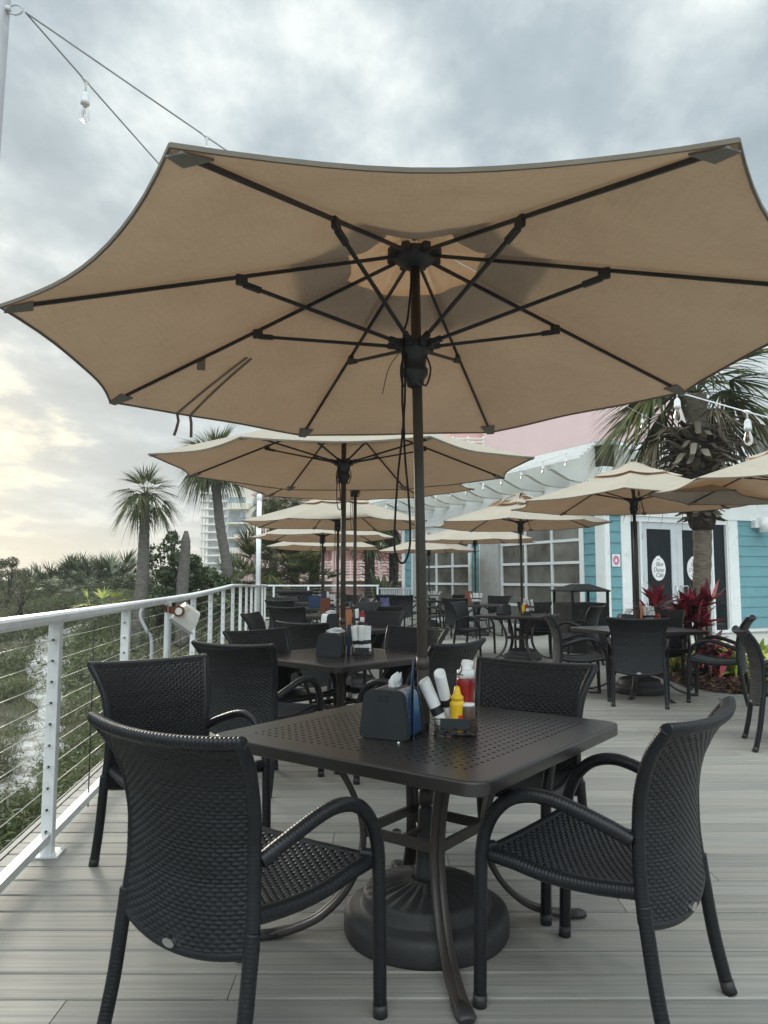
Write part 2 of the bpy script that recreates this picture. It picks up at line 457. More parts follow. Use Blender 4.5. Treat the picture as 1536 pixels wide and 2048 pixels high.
def make_chair():
    t = thing('woven_chair', 'x', 'chair')
    # backrest
    mb = MB(); nu, nv = 150, 200
    uu, vv = np.meshgrid(np.linspace(-.98, .98, nu), np.linspace(0.01, .985, nv))
    base = chair_back_point(uu, vv)
    nrm = np.cross(np.gradient(base, axis=1), np.gradient(base, axis=0)); nrm /= np.linalg.norm(nrm, axis=2)[..., None]
    h = weave(.52, .52, .034, .0056, nu, nv)[..., None]
    mb.grid(base - nrm * (.008 + h)); mb.grid((base + nrm * (.008 + h)))
    for s in (-1, 1):
        ctrl = [chair_back_point(np.array(s * 1.), np.array(v)) for v in np.linspace(0, 1, 9)]
        wick_tube(mb, ctrl, .0185)
    top = [chair_back_point(np.array(u), np.array(1.)) for u in np.linspace(-1.035, 1.035, 9)]
    P = catmull(top, 60); P, tt = arclen_resample(P, .0031)
    a = np.linspace(0, 2 * PI, 12, endpoint=False)
    mb.sweep(P, np.stack([np.cos(a) * .023, np.sin(a) * .0165], -1), up=(0, .55, .8), scale=1 + .14 * np.abs(np.sin(PI * tt / .0125)) ** .7 - .07)
    bot = [chair_back_point(np.array(u), np.array(0.)) for u in np.linspace(-1, 1, 9)]
    wick_tube(mb, bot, .014)
    bk = mb.build('backrest', M['wicker'], t)
    mb = MB(); a = np.linspace(0, 2 * PI, 20, endpoint=False)
    c = chair_back_point(np.array(.0), np.array(.03))
    mb.add([(c[0] + .022 * math.cos(x), c[1] - .022, c[2] + .011 * math.sin(x)) for x in a] + [(c[0] + .022 * math.cos(x), c[1] - .012, c[2] + .011 * math.sin(x)) for x in a],
           [tuple(range(20))] + [(i, (i + 1) % 20, 20 + (i + 1) % 20, 20 + i) for i in range(20)])
    mb.build('badge', M['steel'], bk)
    # seat
    mb = MB(); nu, nv = 140, 180
    uu, vv = np.meshgrid(np.linspace(-1, 1, nu), np.linspace(0, 1, nv))
    def sp(u, v):
        w = .218 + .046 * v
        z = .432 - .030 * np.sin(PI * np.clip(v * .95, 0, 1)) + .03 * v - .006 * (1 - u * u)
        z = z - .03 * np.clip((v - .93) / .07, 0, 1) ** 2
        y = -.232 + .472 * v
        return np.stack([u * w, y, z], -1)
    base = sp(uu, vv); h = weave(.48, .45, .034, .0056, nu, nv)
    mb.grid(base + np.stack([h * 0, h * 0, h], -1))
    mb.grid((base - np.array([0, 0, .016]))[::12, ::10])
    for s in (-1, 1):
        wick_tube(mb, [sp(np.array(s * 1.), np.array(v)) - np.array([0, 0, .008]) for v in np.linspace(0, .97, 7)], .022)
    wick_tube(mb, [sp(np.array(u), np.array(.97)) - np.array([0, 0, .004]) for u in np.linspace(-1, 1, 7)], .020)
    wick_tube(mb, [(-.275, .232, .452), (-.235, .225, .450)], .019); wick_tube(mb, [(.275, .232, .452), (.235, .225, .450)], .019)
    mb.build('seat', M['wicker'], t)
    for s in (-1, 1):
        mb = MB()
        wick_tube(mb, [(s * .243, -.212, .560), (s * .262, -.145, .592), (s * .278, -.02, .632), (s * .287, .06, .640), (s * .291, .135, .618),
                       (s * .291, .19, .568), (s * .290, .222, .505), (s * .288, .236, .44)], .0205)
        mb.build('armrest', M['wicker'], t)
    for s in (-1, 1):
        for f in (0, 1):
            mb = MB()
            if f: ctrl = [(s * .288, .236, .44), (s * .287, .241, .3), (s * .286, .245, .15), (s * .285, .248, .03)]
            else: ctrl = [(s * .245, -.238, .40), (s * .246, -.248, .32), (s * .249, -.270, .17), (s * .253, -.300, .03)]
            wick_tube(mb, ctrl, .0200)
            lg = mb.build('leg', M['wicker'], t)
            e = ctrl[-1]; dy = 0.002 if f else -.012
            mb = MB(); mb.tube([(e[0], e[1] + dy, 0.0), (e[0], e[1] + dy * .4, .018), (e[0], e[1], .036)], .0215, 14)
            mb.build('glide', M['glide'], lg)
    return t

# ------------------------------------------------------------------ perforated table
def make_table():
    t = thing('cafe_table', 'x', 'table')
    a = .556; zt = .71; zb = .668
    mb = MB()
    n = 27; p = .0335; half = n * p / 2; r = .0072
    ang = np.arange(8) * PI / 4 + PI / 8
    oc = np.stack([np.cos(ang), np.sin(ang)], -1) * r
    sq = np.array([(1, .42), (.42, 1), (-.42, 1), (-1, .42), (-1, -.42), (-.42, -1), (.42, -1), (1, -.42)]) * p / 2
    # cell: 8 rim points on the square outline (plus corners through triangles)
    cx, cy = np.meshgrid(np.arange(n) * p - half + p / 2, np.arange(n) * p - half + p / 2)
    cc = np.stack([cx.ravel(), cy.ravel()], -1)
    hole = cc[:, None] + oc; rim = cc[:, None] + sq
    Q = []
    for k in range(8):
        k2 = (k + 1) % 8
        q = np.stack([hole[:, k], rim[:, k], rim[:, k2], hole[:, k2]], 1)
        Q.append(np.concatenate([q, np.full(q.shape[:2] + (1,), zt)], -1))
        w = np.stack([hole[:, k], hole[:, k2], hole[:, k2], hole[:, k]], 1)
        z = np.array([zt, zt, zt - .0035, zt - .0035])
        Q.append(np.concatenate([w, np.broadcast_to(z[None, :, None], w.shape[:2] + (1,))], -1))
    for k, c in ((0, (1, 1)), (2, (-1, 1)), (4, (-1, -1)), (6, (1, -1))):   # the cell's four corners
        cr = cc + np.array(c) * p / 2
        q = np.stack([rim[:, k], cr, rim[:, (k + 1) % 8], (rim[:, k] + rim[:, (k + 1) % 8]) / 2], 1)
        Q.append(np.concatenate([q, np.full(q.shape[:2] + (1,), zt)], -1))
    mb.quads(np.concatenate(Q))
    def outline(a, rad):
        o = []
        for qd, (sx, sy) in enumerate(((1, 1), (-1, 1), (-1, -1), (1, -1))):
            for k in range(9):
                th = qd * PI / 2 + k * PI / 16
                o.append((sx * (a - rad) + rad * math.cos(th), sy * (a - rad) + rad * math.sin(th)))
        return np.array(o)
    o1 = outline(a - .007, .058)
    inner = [(half, half), (-half, half), (-half, -half), (half, -half)]
    for k in range(4):
        k2 = (k + 1) % 4
        pts = [inner[k]] + [tuple(o1[k * 9 + j]) for j in range(4, 9)] + [tuple(o1[k2 * 9 + j]) for j in range(0, 5)] + [inner[k2]]
        mb.add([(x, y, zt) for x, y in pts], [tuple(range(len(pts)))])
    rings = [(a - .007, .058, zt), (a - .002, .062, zt - .002), (a, .065, zt - .007), (a, .065, zb + .003), (a - .003, .062, zb), (a - .03, .04, zb), (a - .03, .04, zb + .02)]
    mb.grid(np.stack([np.concatenate([outline(x, rr), np.full((36, 1), z)], -1) for x, rr, z in rings])[:, ::-1], closed=True, smooth=False)
    for s in (-1, 1):                                               # under-frame
        mb.box((s * .30, 0, .690), (.03, 1.04, .022)); mb.box((0, s * .30, .6855), (1.04, .03, .022))
    mb.build('tabletop', M['table'], t)
    for k in range(4):
        th = k * PI / 2 + PI / 4; d = np.array([math.cos(th), math.sin(th)])
        prof = [(.385, .675), (.33, .60), (.262, .48), (.228, .36), (.238, .25), (.292, .145), (.38, .065), (.48, .026), (.56, .012)]
        P = catmull([(d[0] * r_, d[1] * r_, z) for r_, z in prof], 40)
        mb = MB()
        e = np.linspace(0, 2 * PI, 12, endpoint=False)
        for off in (-.0125, .0125):
            side = np.array([-d[1], d[0], 0]) * off
            mb.sweep(P + side, np.stack([np.sign(np.cos(e)) * np.abs(np.cos(e)) ** .6 * .0135, np.sign(np.sin(e)) * np.abs(np.sin(e)) ** .6 * .011], -1), up=(d[0], d[1], .2))
        lg = mb.build('leg', M['tabledark'], t)
        mb = MB(); mb.sweep([(d[0] * .53, d[1] * .53, .014), (d[0] * .60, d[1] * .60, .012), (d[0] * .615, d[1] * .615, .010)], np.stack([np.cos(e) * .030, np.sin(e) * .013], -1), up=(0, 0, 1), scale=[1, 1.05, .7])
        mb.build('glide', M['glide'], lg)
    mb = MB()
    cs = [(math.cos(k * PI / 2 + PI / 4) * .226, math.sin(k * PI / 2 + PI / 4) * .226, .352) for k in range(4)]
    for k in range(4):
        mb.bar(cs[k], cs[(k + 1) % 4], .016, .034)
    mb.bar((cs[0][0], 0, .352), (-cs[0][0], 0, .352), .016, .016)
    a_ = np.linspace(0, 2 * PI, 16, endpoint=False)
    mb.lathe([(.030, -.016), (.030, .016), (.024, .016), (.024, -.016), (.030, -.016)], 18, (0, 0, .352), cap=False)
    mb.build('stretcher', M['tabledark'], t)
    return t

# ------------------------------------------------------------------ umbrella
def make_umbrella(main=False, seed=1, Rr=1.467, corners=None, lift=0., rot=0., crumple=1., bo=(0, 0)):
    """local origin on the deck under the hub; corners: 8 local (x, y, z) of the canopy's points"""
    rr = random.Random(seed)
    t = thing('patio_umbrella', 'x', 'umbrella')
    zh = 2.545 + lift; zr = 2.112 + lift; zrun = 2.16 + lift
    if corners is None:
        corners = []
        for k in range(8):
            an = rot + k * PI / 4 + rr.uniform(-.02, .02); rad = Rr * rr.uniform(.985, 1.015)
            corners.append((rad * math.cos(an), rad * math.sin(an), zr + rr.uniform(-.025, .025)))
    C = np.array(corners); Hb = np.array([0, 0, zh + .012])
    nr, ntt = 16, 13
    def surf(k, rho, tt, extra=0.):
        A, B = C[k], C[(k + 1) % 8]
        E = A + (B - A) * tt[..., None]
        q = (4 * tt * (1 - tt))[..., None]
        E = E * np.array([1, 1, 1]) - np.concatenate([E[..., :2], E[..., :1] * 0], -1) * .055 * q - np.array([0, 0, .016]) * q
        P = Hb + (E - Hb) * rho[..., None]
        P[..., 2] -= .012 * np.sin(PI * np.clip(rho, 0, 1)) * q[..., 0] - extra
        return P
    mb = MB(); hem = MB()
    for k in range(8):
        rho, tt = np.meshgrid(np.linspace(.195, 1., nr), np.linspace(0, 1, ntt), indexing='ij')
        P = surf(k, rho, tt)
        if main is False or True:
            P[..., 2] += .004 * np.sin(tt * 9 + seed + k * 2.1) * np.sin(rho * 8 + k) * (4 * tt * (1 - tt))
        mb.grid(P)
        edge = P[-1].copy()
        hem.sweep(edge, [(.003, .005), (-.003, .005), (-.003, -.006), (.003, -.006)], smooth=False)
    mb.build('canopy', M['canopy'], t)
    hem.build('hem', M['hem'], t)
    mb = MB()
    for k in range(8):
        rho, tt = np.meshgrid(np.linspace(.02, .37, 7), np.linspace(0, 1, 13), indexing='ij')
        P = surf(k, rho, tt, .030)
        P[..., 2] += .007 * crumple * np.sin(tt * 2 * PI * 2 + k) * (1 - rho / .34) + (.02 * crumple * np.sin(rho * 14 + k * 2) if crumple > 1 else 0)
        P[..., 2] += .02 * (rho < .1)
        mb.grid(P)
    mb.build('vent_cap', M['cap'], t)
    for k in range(8):
        d = C[k][:2] / np.linalg.norm(C[k][:2]); up = np.array([0, 0, 1.])
        def onrib(rho, dz): return Hb + (C[k] - Hb) * rho + np.array([0, 0, dz])
        mb = MB(); mb.bar(onrib(.055, -.030), onrib(.975, -.010), .0095, .012)
        rb = mb.build('rib', M['rib'], t)
        j = onrib(.475, -.045); s0 = np.array([d[0] * .052, d[1] * .052, zrun])
        mb = MB(); mb.bar(s0, j, .0095, .012)
        mb.box(j + np.array([0, 0, .012]), (.042, .018, .040), math.atan2(d[1], d[0]), bev=.006)
        mb.bar(j + (s0 - j) * .01, j + (s0 - j) * .11, .016, .020)
        mb.bar(s0, s0 + (j - s0) * .09, .017, .021)
        mb.build('strut', M['rib'], rb)
        mb = MB(); e = onrib(.992, -.013); e2 = onrib(.935, -.012); sd = np.array([-d[1], d[0], 0])
        wv = .040
        mb.add([e2 + sd * wv, e2 - sd * wv, e - sd * .020, e + sd * .020] + [x + np.array([0, 0, -.006]) for x in (e2 + sd * wv, e2 - sd * wv, e - sd * .020, e + sd * .020)],
               [(0, 1, 2, 3), (7, 6, 5, 4), (0, 4, 5, 1), (1, 5, 6, 2), (2, 6, 7, 3), (3, 7, 4, 0)])
        mb.build('corner_pocket', M['pocket'], t)
    # hub and runner
    mb = MB()
    mb.lathe([(.02, -.075), (.045, -.072), (.075, -.050), (.082, -.030), (.082, -.012), (.05, 0), (.02, .004)], 24, (0, 0, zh))
    for k in range(8):
        d = C[k][:2] / np.linalg.norm(C[k][:2]); mb.box((d[0] * .085, d[1] * .085, zh - .028), (.05, .03, .034), math.atan2(d[1], d[0]), bev=.005)
    mb.build('hub', M['rib'], t)
    mb = MB(); mb.lathe([(.022, .012), (.05, .010), (.055, .0), (.055, -.030), (.045, -.045), (.042, -.085), (.050, -.095), (.050, -.115), (.036, -.135), (.030, -.16), (.022, -.165)], 24, (0, 0, zrun))
    for k in range(8):
        d = C[k][:2] / np.linalg.norm(C[k][:2]); mb.box((d[0] * .057, d[1] * .057, zrun), (.04, .026, .036), math.atan2(d[1], d[0]), bev=.005)
    mb.build('runner', M['rib'], t)
    mb = MB(); mb.lathe([(.005, .055), (.024, .05), (.03, .02), (.012, .01), (.012, 0)][::-1], 14, (0, 0, zh + .04)); mb.build('finial', M['bronze'], t)
    mb = MB(); mb.tube([(bo[0], bo[1], .42), (0, 0, zh - .02)], .0195, 20); mb.build('pole', M['bronze'], t)
    mb = MB(); q0, q1 = [(bo[0] * (zh - z) / (zh - .42), bo[1] * (zh - z) / (zh - .42), z) for z in (.735, .93)]; mb.tube([q0, q1], .0222, 20, cap=False)
    q2 = (bo[0] * (zh - .975) / (zh - .42), bo[1] * (zh - .975) / (zh - .42), .975); mb.tube([q1, q2], .0238, 20); mb.build('pole_sleeve', M['bronze'], t)
    # weighted base with a fluted shell
    mb = MB(); na = 144; an = np.linspace(0, 2 * PI, na, endpoint=False)
    prof = [(.292, 0), (.298, .012), (.298, .062), (.292, .080), (.275, .090), (.240, .096), (.232, .103), (.230, .134), (.222, .146), (.214, .149), (.17, .163), (.12, .174), (.075, .181), (.05, .183)]
    g = []
    for i, (r_, z) in enumerate(prof):
        dz = np.zeros(na)
        if r_ < .22:
            ph = an * 26 / 1 + r_ * 26
            dz = (((ph / (2 * PI)) % 1.0) - .5) * .012 * min(1, (.224 - r_) / .02) * (1 if r_ > .09 else 0)
        g.append(np.stack([r_ * np.cos(an) + bo[0], r_ * np.sin(an) + bo[1], z + dz], -1))
    b0 = mb.n; mb.grid(np.array(g), closed=True, smooth=True)
    mb.poly.append((tuple(range(b0 + na - 1, b0 - 1, -1)), False, 0))
    bs = mb.build('base', M['resin'], t)
    mb = MB(); mb.lathe([(.046, .178), (.040, .20), (.027, .38), (.027, .42), (.024, .432), (.019, .434)], 20, (bo[0], bo[1], 0)); mb.build('base_stem', M['resin'], bs)
    mb = MB(); mb.lathe([(.0205, 0), (.027, .002), (.027, .05), (.0205, .052)], 16, (bo[0], bo[1], .44), cap=False)
    mb.build('clamp', M['tabledark'], bs)
    mb = MB(); kx, ky = -.105 + bo[0], .06 + bo[1]
    mb.tube([(-.02 + bo[0], .012 + bo[1], .31), (kx, ky, .31)], .006, 8); mb.lathe([(.004, -.026), (.016, -.02), (.021, 0), (.016, .018), (.004, .024)], 14, (kx, ky, .31)); mb.build('knob', M['steel'], bs)
    # pulley cord
    mb = MB()
    mb.tube(catmull([(-.035, -.02, zrun - .02), (-.055, -.03, zrun - .10), (-.045, -.03, zrun - .17), (-.03, -.02, zrun - .10)], 24), .0035, 6)
    mb.tube(catmull([(.035, -.02, zrun - .03), (.058, -.03, zrun - .10), (.04, -.03, zrun - .165), (.01, -.025, zrun - .13)], 24), .0035, 6)
    if main:
        mb.tube(catmull([(-.012, -.03, zh - .12), (-.028, -.03, zrun + .1), (-.045, -.035, zrun + .02), (-.05, -.035, 1.95), (-.047, -.035, 1.84), (-.066, -.035, 1.66), (-.078, -.035, 1.48), (-.080, -.035, 1.38), (-.064, -.035, 1.33), (-.040, -.035, 1.33), (-.022, -.035, 1.40), (-.026, -.035, 1.55), (-.040, -.035, 1.72), (-.044, -.03, 1.86), (-.040, -.035, 1.95), (-.038, -.03, zrun - .02)], 120), .0042, 7)
        mb.box((-.047, -.036, 1.815), (.016, .016, .02), bev=.003)
        mb.tube(catmull([(-.055, -.03, zrun - .03), (-.10, -.04, zrun - .10), (-.125, -.04, zrun - .20)], 20), .0015, 5)
    else:
        L = rr.uniform(.3, .75)
        mb.tube(catmull([(-.04, -.03, zrun - .02), (-.05, -.04, zrun - L * .6), (-.045, -.04, zrun - L), (-.025, -.04, zrun - L - .03), (-.015, -.04, zrun - L), (-.03, -.04, zrun - L * .5), (-.034, -.03, zrun - .03)], 40), .0035, 6)
    mb.build('cord', M['cord'], t)
    if main:
        K = 2
        for q, (t0, t1) in enumerate(((.80, .735), (.77, .675))):
            rho = np.linspace(.62, 1., 12); tt = np.linspace(t0, t1, 12)
            P = surf(K, rho, tt); P[:, 2] -= .003
            e = P[-1]; P = np.vstack([P, e + np.array([.004, .01, -.035]), e + np.array([-.006 + .01 * q, .012, -.075]), e + np.array([-.016 + .02 * q, .012, -.105])])
            mb = MB(); mb.sweep(P, [(.007, .0012), (-.007, .0012), (-.007, -.0012), (.007, -.0012)], smooth=False)
            mb.build('tie_strap', M['strap'], t)
        P = surf(K, np.array([.68]), np.array([.985]))[0]
        mb = MB(); mb.box(P + np.array([.004, .0, -.030]), (.036, .003, .052), .25); mb.build('care_tag', M['strap'], t)
    return t

# ------------------------------------------------------------------ things that stand on the tables
def make_dispenser(side='printed'):
    t = thing('napkin_dispenser', 'x', 'napkin dispenser')
    def outline(w0, w1, h, r):
        o = []
        for (x, z, a0) in ((w0 - r * .8, r * .8, -PI / 2), (w1 - r * 1.6, h - r * 1.6, 0)):
            rad = r * .8 if z < h / 2 else r * 1.6
            for k in range(7): o.append((x + rad * math.cos(a0 + k * PI / 12), z + rad * math.sin(a0 + k * PI / 12)))
        return o + [(-x, z) for x, z in o[::-1]]
    ou = outline(.094, .080, .168, .022); ob = outline(.090, .076, .163, .022)
    mb = MB(); mb.prism(ob, lambda a, z: (a, -.06, z + .003), lambda a, z: (a, .06, z + .003)); mb.build('body', M[side], t)
    for y in (-.075, .075):
        s = -1 if y < 0 else 1
        mb = MB(); mb.prism(ou, lambda a, z: (a, y - .0 * s, z), lambda a, z: (a, y - s * .016, z))
        mb.prism(outline(.090, .076, .164, .02), lambda a, z: (a, y + s * .0001, z + .002), lambda a, z: (a, y + s * .004, z + .002))
        fp = mb.build('face_plate', M['blackplastic'], t)
        mb = MB()
        for (cx, cz, w, h) in ((0, .147, .034, .002), (0, .130, .034, .002), (-.016, .1385, .002, .015), (.016, .1385, .002, .015)):
            mb.box((cx, y + s * .0052, cz), (w, .002, h))
        mb.build('latch', M['wire'], fp)
    mb = MB(); mb.box((0, 0, .1665), (.07, .105, .003)); mb.build('top_slot', M['blackplastic'], t)
    return t

def make_tissue():
    mb = MB(); n = 14
    a = np.linspace(0, 1, 12); g = []
    for i in range(n):
        f = i / (n - 1)
        w = .016 + .018 * math.sin(PI * min(1, f * .9)) ; z = f * .062 - .004
        th = f * 1.3
        row = []
        for k in range(14):
            p = k / 13 * 2 * PI
            rr_ = w * (1 + .42 * math.sin(3 * p + f * 5) + .2 * math.sin(7 * p)) * (1.25 - .75 * abs(f - .25)); row.append((rr_ * math.cos(p) + .026 * f * f, .32 * rr_ * math.sin(p) + .012 * math.sin(f * 4), z + .014 * f * math.sin(2 * p + 1)))
        g.append(row)
    g.append([(.024, .005, .064)] * 14)
    mb.grid(np.array(g), closed=True)
    return mb

def make_roll(bare=False):
    """napkin rolled round cutlery with a dark paper band"""
    t = thing('napkin_roll', 'x', 'napkin roll')
    mb = MB(); n = 20; a = np.linspace(0, 2 * PI, n, endpoint=False)
    prof = [(.018, 0), (.0205, .004), (.0212, .06), (.0222, .12), (.0226, .178), (.0215, .186), (.018, .184), (.014, .174)]
    g = []
    for i, (r_, z) in enumerate(prof):
        rad = r_ * (1 + .07 * np.sin(2 * a + .3) + .035 * np.sin(5 * a + z * 20))
        g.append(np.stack([rad * np.cos(a), rad * np.sin(a), z + .004 * np.sin(a + 1) * (z > .1)], -1))
    b = mb.n; mb.grid(np.array(g), closed=True)
    mb.poly.append((tuple(b + (len(prof) - 1) * n + j for j in range(n)), False, 0)); mb.poly.append((tuple(b + j for j in range(n - 1, -1, -1)), False, 0))
    mb.build('napkin', M['paper'], t)
    mb = MB(); mb.grid(np.array([np.stack([.0232 * np.cos(a) * (1 + .06 * np.sin(2 * a + .3)), .0232 * np.sin(a) * (1 + .06 * np.sin(2 * a + .3)), np.full(n, z)], -1) for z in (.055, .056, .082, .083)]), closed=True)
    mb.build('paper_band', M['band'], t)
    return t

def make_bottle(kind):
    if kind == 'mustard':
        t = thing('mustard_bottle', 'x', 'bottle')
        mb = MB(); mb.lathe([(.024, 0), (.0275, .004), (.0275, .035), (.0245, .055), (.0245, .075), (.0275, .095), (.0275, .104), (.022, .112), (.019, .115)], 24); mb.build('body', M['yellow'], t)
        mb = MB(); mb.lathe([(.0225, .113), (.0225, .128), (.016, .131), (.013, .140), (.009, .160), (.006, .162)], 20); mb.build('cap', M['yellow'], t)
        mb = MB(); a = np.linspace(-.5, .5, 8); mb.grid(np.array([np.stack([.0281 * np.cos(a), .0281 * np.sin(a), np.full(8, z)], -1) for z in (.030, .047, .064)])); mb.build('label', M['redlabel'], t)
    elif kind == 'ketchup':
        t = thing('ketchup_bottle', 'x', 'bottle')
        mb = MB(); mb.lathe([(.030, 0), (.033, .005), (.033, .03), (.029, .055), (.0295, .075), (.034, .105), (.034, .124), (.031, .131)], 24); mb.build('body', M['red'], t)
        mb = MB(); mb.lathe([(.0325, .129), (.0325, .156), (.029, .159), (.0, .1592)], 24); mb.build('cap', M['whiteplastic'], t)
        mb = MB(); a = np.linspace(-.75, .75, 12) - PI / 2; mb.grid(np.array([np.stack([.0337 * np.cos(a), .0337 * np.sin(a), np.full(12, z)], -1) for z in (.008, .03)])); mb.build('label', M['whiteplastic'], t)
    elif kind == 'ketchup_red':
        t = thing('ketchup_bottle', 'x', 'bottle')
        mb = MB(); mb.lathe([(.030, 0), (.034, .005), (.034, .09), (.030, .11), (.026, .12)], 24); mb.build('body', M['red'], t)
        mb = MB(); mb.lathe([(.030, .118), (.030, .136), (.012, .142), (.008, .160), (.004, .162)], 20); mb.build('cap', M['red'], t)
        mb = MB(); a = np.linspace(-.8, .8, 12) - PI / 2; mb.grid(np.array([np.stack([.0346 * np.cos(a), .0346 * np.sin(a), np.full(12, z)], -1) for z in (.03, .085)])); mb.build('label', M['whiteplastic'], t)
    else:
        t = thing('sauce_bottle', 'x', 'bottle')
        mb = MB(); mb.lathe([(.022, 0), (.025, .004), (.025, .088), (.0225, .094)], 24); mb.build('body', M['brown'], t)
        mb = MB(); mb.lathe([(.0245, .093), (.0245, .103), (.0, .104)], 20); mb.build('cap', M['whiteplastic'], t)
    return t

def make_caddy():
    t = thing('condiment_caddy', 'x', 'condiment caddy')
    w, d = .072, .068; r = .0019
    mb = MB()
    for z in (.012, .034, .058):
        mb.tube([(-w, -d, z), (w, -d, z), (w, d, z), (-w, d, z), (-w, -d, z)], r, 6)
    for x in np.linspace(-w, w, 5):
        mb.tube([(x, -d, .058), (x, -d, .004), (x, d, .004), (x, d, .058)], r, 6)
    for y in np.linspace(-d, d, 4):
        mb.tube([(-w, y, .058), (-w, y, .005), (w, y, .005), (w, y, .058)], r, 6)
    for x in (-w, w):
        for y in (-d, d): mb.lathe([(.005, 0), (.005, .006)], 8, (x, y, 0))
    mb.build('basket', M['wire'], t)
    mb = MB()
    mb.tube([(-w, 0, .058), (-w, 0, .168), (-.028, 0, .205), (-.012, 0, .207), (0, 0, .205), (.012, 0, .207), (.028, 0, .205), (w, 0, .168), (w, 0, .058)], r * 1.1, 6)
    a = np.linspace(0, 2 * PI, 24); mb.tube(np.stack([.022 * np.cos(a), 0 * a, .229 + .022 * np.sin(a)], -1), r * 1.1, 6)
    mb.build('handle', M['wire'], t)
    mb = MB(); mb.box((0, -d - .005, .042), (.105, .004, .040), bev=.0015); mb.box((-.045, -d - .005, .018), (.012, .004, .02)); mb.box((.0, -d - .005, .018), (.016, .004, .02)); mb.box((.045, -d - .005, .018), (.012, .004, .02)); mb.build('name_plate', M['blackplastic'], t)
    return t

def make_menu(mat, w=.115, h=.225, lean=0.):
    mb = MB(); mb.box((0, 0, h / 2), (w, .003, h)); mb.box((0, .006, h / 2), (w, .003, h), mat=Matrix.Rotation(.03, 3, 'X'))
    return mb.build('menu_card', mat)
# ------------------------------------------------------------------ world, sun, camera
world = bpy.data.worlds.new('World'); scene.world = world; world.use_nodes = True
nt = world.node_tree; L = nt.links
bg = nt.nodes['Background']; out = nt.nodes['World Output']
SUN_AZ, SUN_EL = R(-31), R(15)
sky = nt.nodes.new('ShaderNodeTexSky'); sky.sky_type = 'NISHITA'; sky.sun_disc = False
sky.sun_elevation = SUN_EL; sky.sun_rotation = SUN_AZ; sky.air_density = 1.2; sky.dust_density = 2.5
L.new(sky.outputs[0], bg.inputs[0]); bg.inputs[1].default_value = .05
tc = nt.nodes.new('ShaderNodeTexCoord'); sx = nt.nodes.new('ShaderNodeSeparateXYZ'); L.new(tc.outputs['Generated'], sx.inputs[0])
def mth(op, a, b=None, c=None):
    n = nt.nodes.new('ShaderNodeMath'); n.operation = op
    for s, v in zip(n.inputs, (a, b, c)):
        if v is None: continue
        if isinstance(v, bpy.types.NodeSocket): L.new(v, s)
        else: s.default_value = v
    return n.outputs[0]
zz = mth('ADD', mth('MAXIMUM', sx.outputs[2], 0.0), .16)
cv = nt.nodes.new('ShaderNodeCombineXYZ'); L.new(mth('DIVIDE', sx.outputs[0], zz), cv.inputs[0]); L.new(mth('DIVIDE', sx.outputs[1], zz), cv.inputs[1])
mp = nt.nodes.new('ShaderNodeMapping'); mp.inputs['Location'].default_value = (3.1, .85, 0); mp.inputs['Scale'].default_value = (1.0, .75, 1)
L.new(cv.outputs[0], mp.inputs[0])
n1 = noise(nt, mp.outputs[0], 3.3, 9, .58); n2 = noise(nt, mp.outputs[0], 1.15, 3, .5)
cl = mth('MULTIPLY_ADD', n2, .55, mth('MULTIPLY', n1, .62))
cloud = ramp(nt, cl, [(.46, (.285, .345, .382)), (.545, (.355, .418, .455)), (.595, (.44, .505, .53)), (.64, (.54, .60, .615)), (.70, (.72, .76, .75))])
sd = Vector((math.sin(R(-29.5)) * math.cos(R(9)), math.cos(R(-29.5)) * math.cos(R(9)), math.sin(R(9))))
dp = nt.nodes.new('ShaderNodeVectorMath'); dp.operation = 'DOT_PRODUCT'; dp.inputs[1].default_value = sd
nrmz = nt.nodes.new('ShaderNodeVectorMath'); nrmz.operation = 'NORMALIZE'; L.new(tc.outputs['Generated'], nrmz.inputs[0]); L.new(nrmz.outputs[0], dp.inputs[0])
glow_w = ramp(nt, dp.outputs['Value'], [(.975, (0, 0, 0)), (.992, (.08, .08, .08)), (.998, (.3, .3, .3)), (1., (.6, .6, .6))])
hz = ramp(nt, sx.outputs[2], [(0., (1, 1, 1)), (.10, (.8, .8, .8)), (.22, (.3, .3, .3)), (.36, (0, 0, 0))])
hzw = ramp(nt, sx.outputs[2], [(.0, (1, 1, 1)), (.035, (.75, .75, .75)), (.085, (0, 0, 0))])
azw = ramp(nt, dp.outputs['Value'], [(.93, (0, 0, 0)), (.975, (.55, .55, .55)), (1., (1, 1, 1))])
cdim = mixc(nt, .5, (.405, .44, .445), cloud)
c1 = mixc(nt, hz, cloud, mixc(nt, glow_w, cdim, (.70, .655, .49)))
c1 = mixc(nt, mixc(nt, 1., hzw, azw, 'MULTIPLY'), c1, (.70, .665, .52))
# the veiled sun: a warm break in the cloud with ragged edges
gl = mth('MULTIPLY_ADD', n1, .05, mth('SUBTRACT', dp.outputs['Value'], .028))
brk = ramp(nt, gl, [(.992, (0, 0, 0)), (.999, (.6, .6, .6)), (1.004, (1, 1, 1))])
c1 = mixc(nt, brk, c1, (.86, .80, .60))
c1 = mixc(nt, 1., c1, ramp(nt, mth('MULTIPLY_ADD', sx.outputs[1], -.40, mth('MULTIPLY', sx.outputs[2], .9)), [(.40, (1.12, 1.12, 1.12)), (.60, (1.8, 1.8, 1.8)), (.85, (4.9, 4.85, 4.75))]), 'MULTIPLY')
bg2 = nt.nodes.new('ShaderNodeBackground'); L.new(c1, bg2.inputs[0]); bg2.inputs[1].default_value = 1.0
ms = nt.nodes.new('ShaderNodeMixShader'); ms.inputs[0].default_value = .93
L.new(bg.outputs[0], ms.inputs[1]); L.new(bg2.outputs[0], ms.inputs[2]); L.new(ms.outputs[0], out.inputs[0])

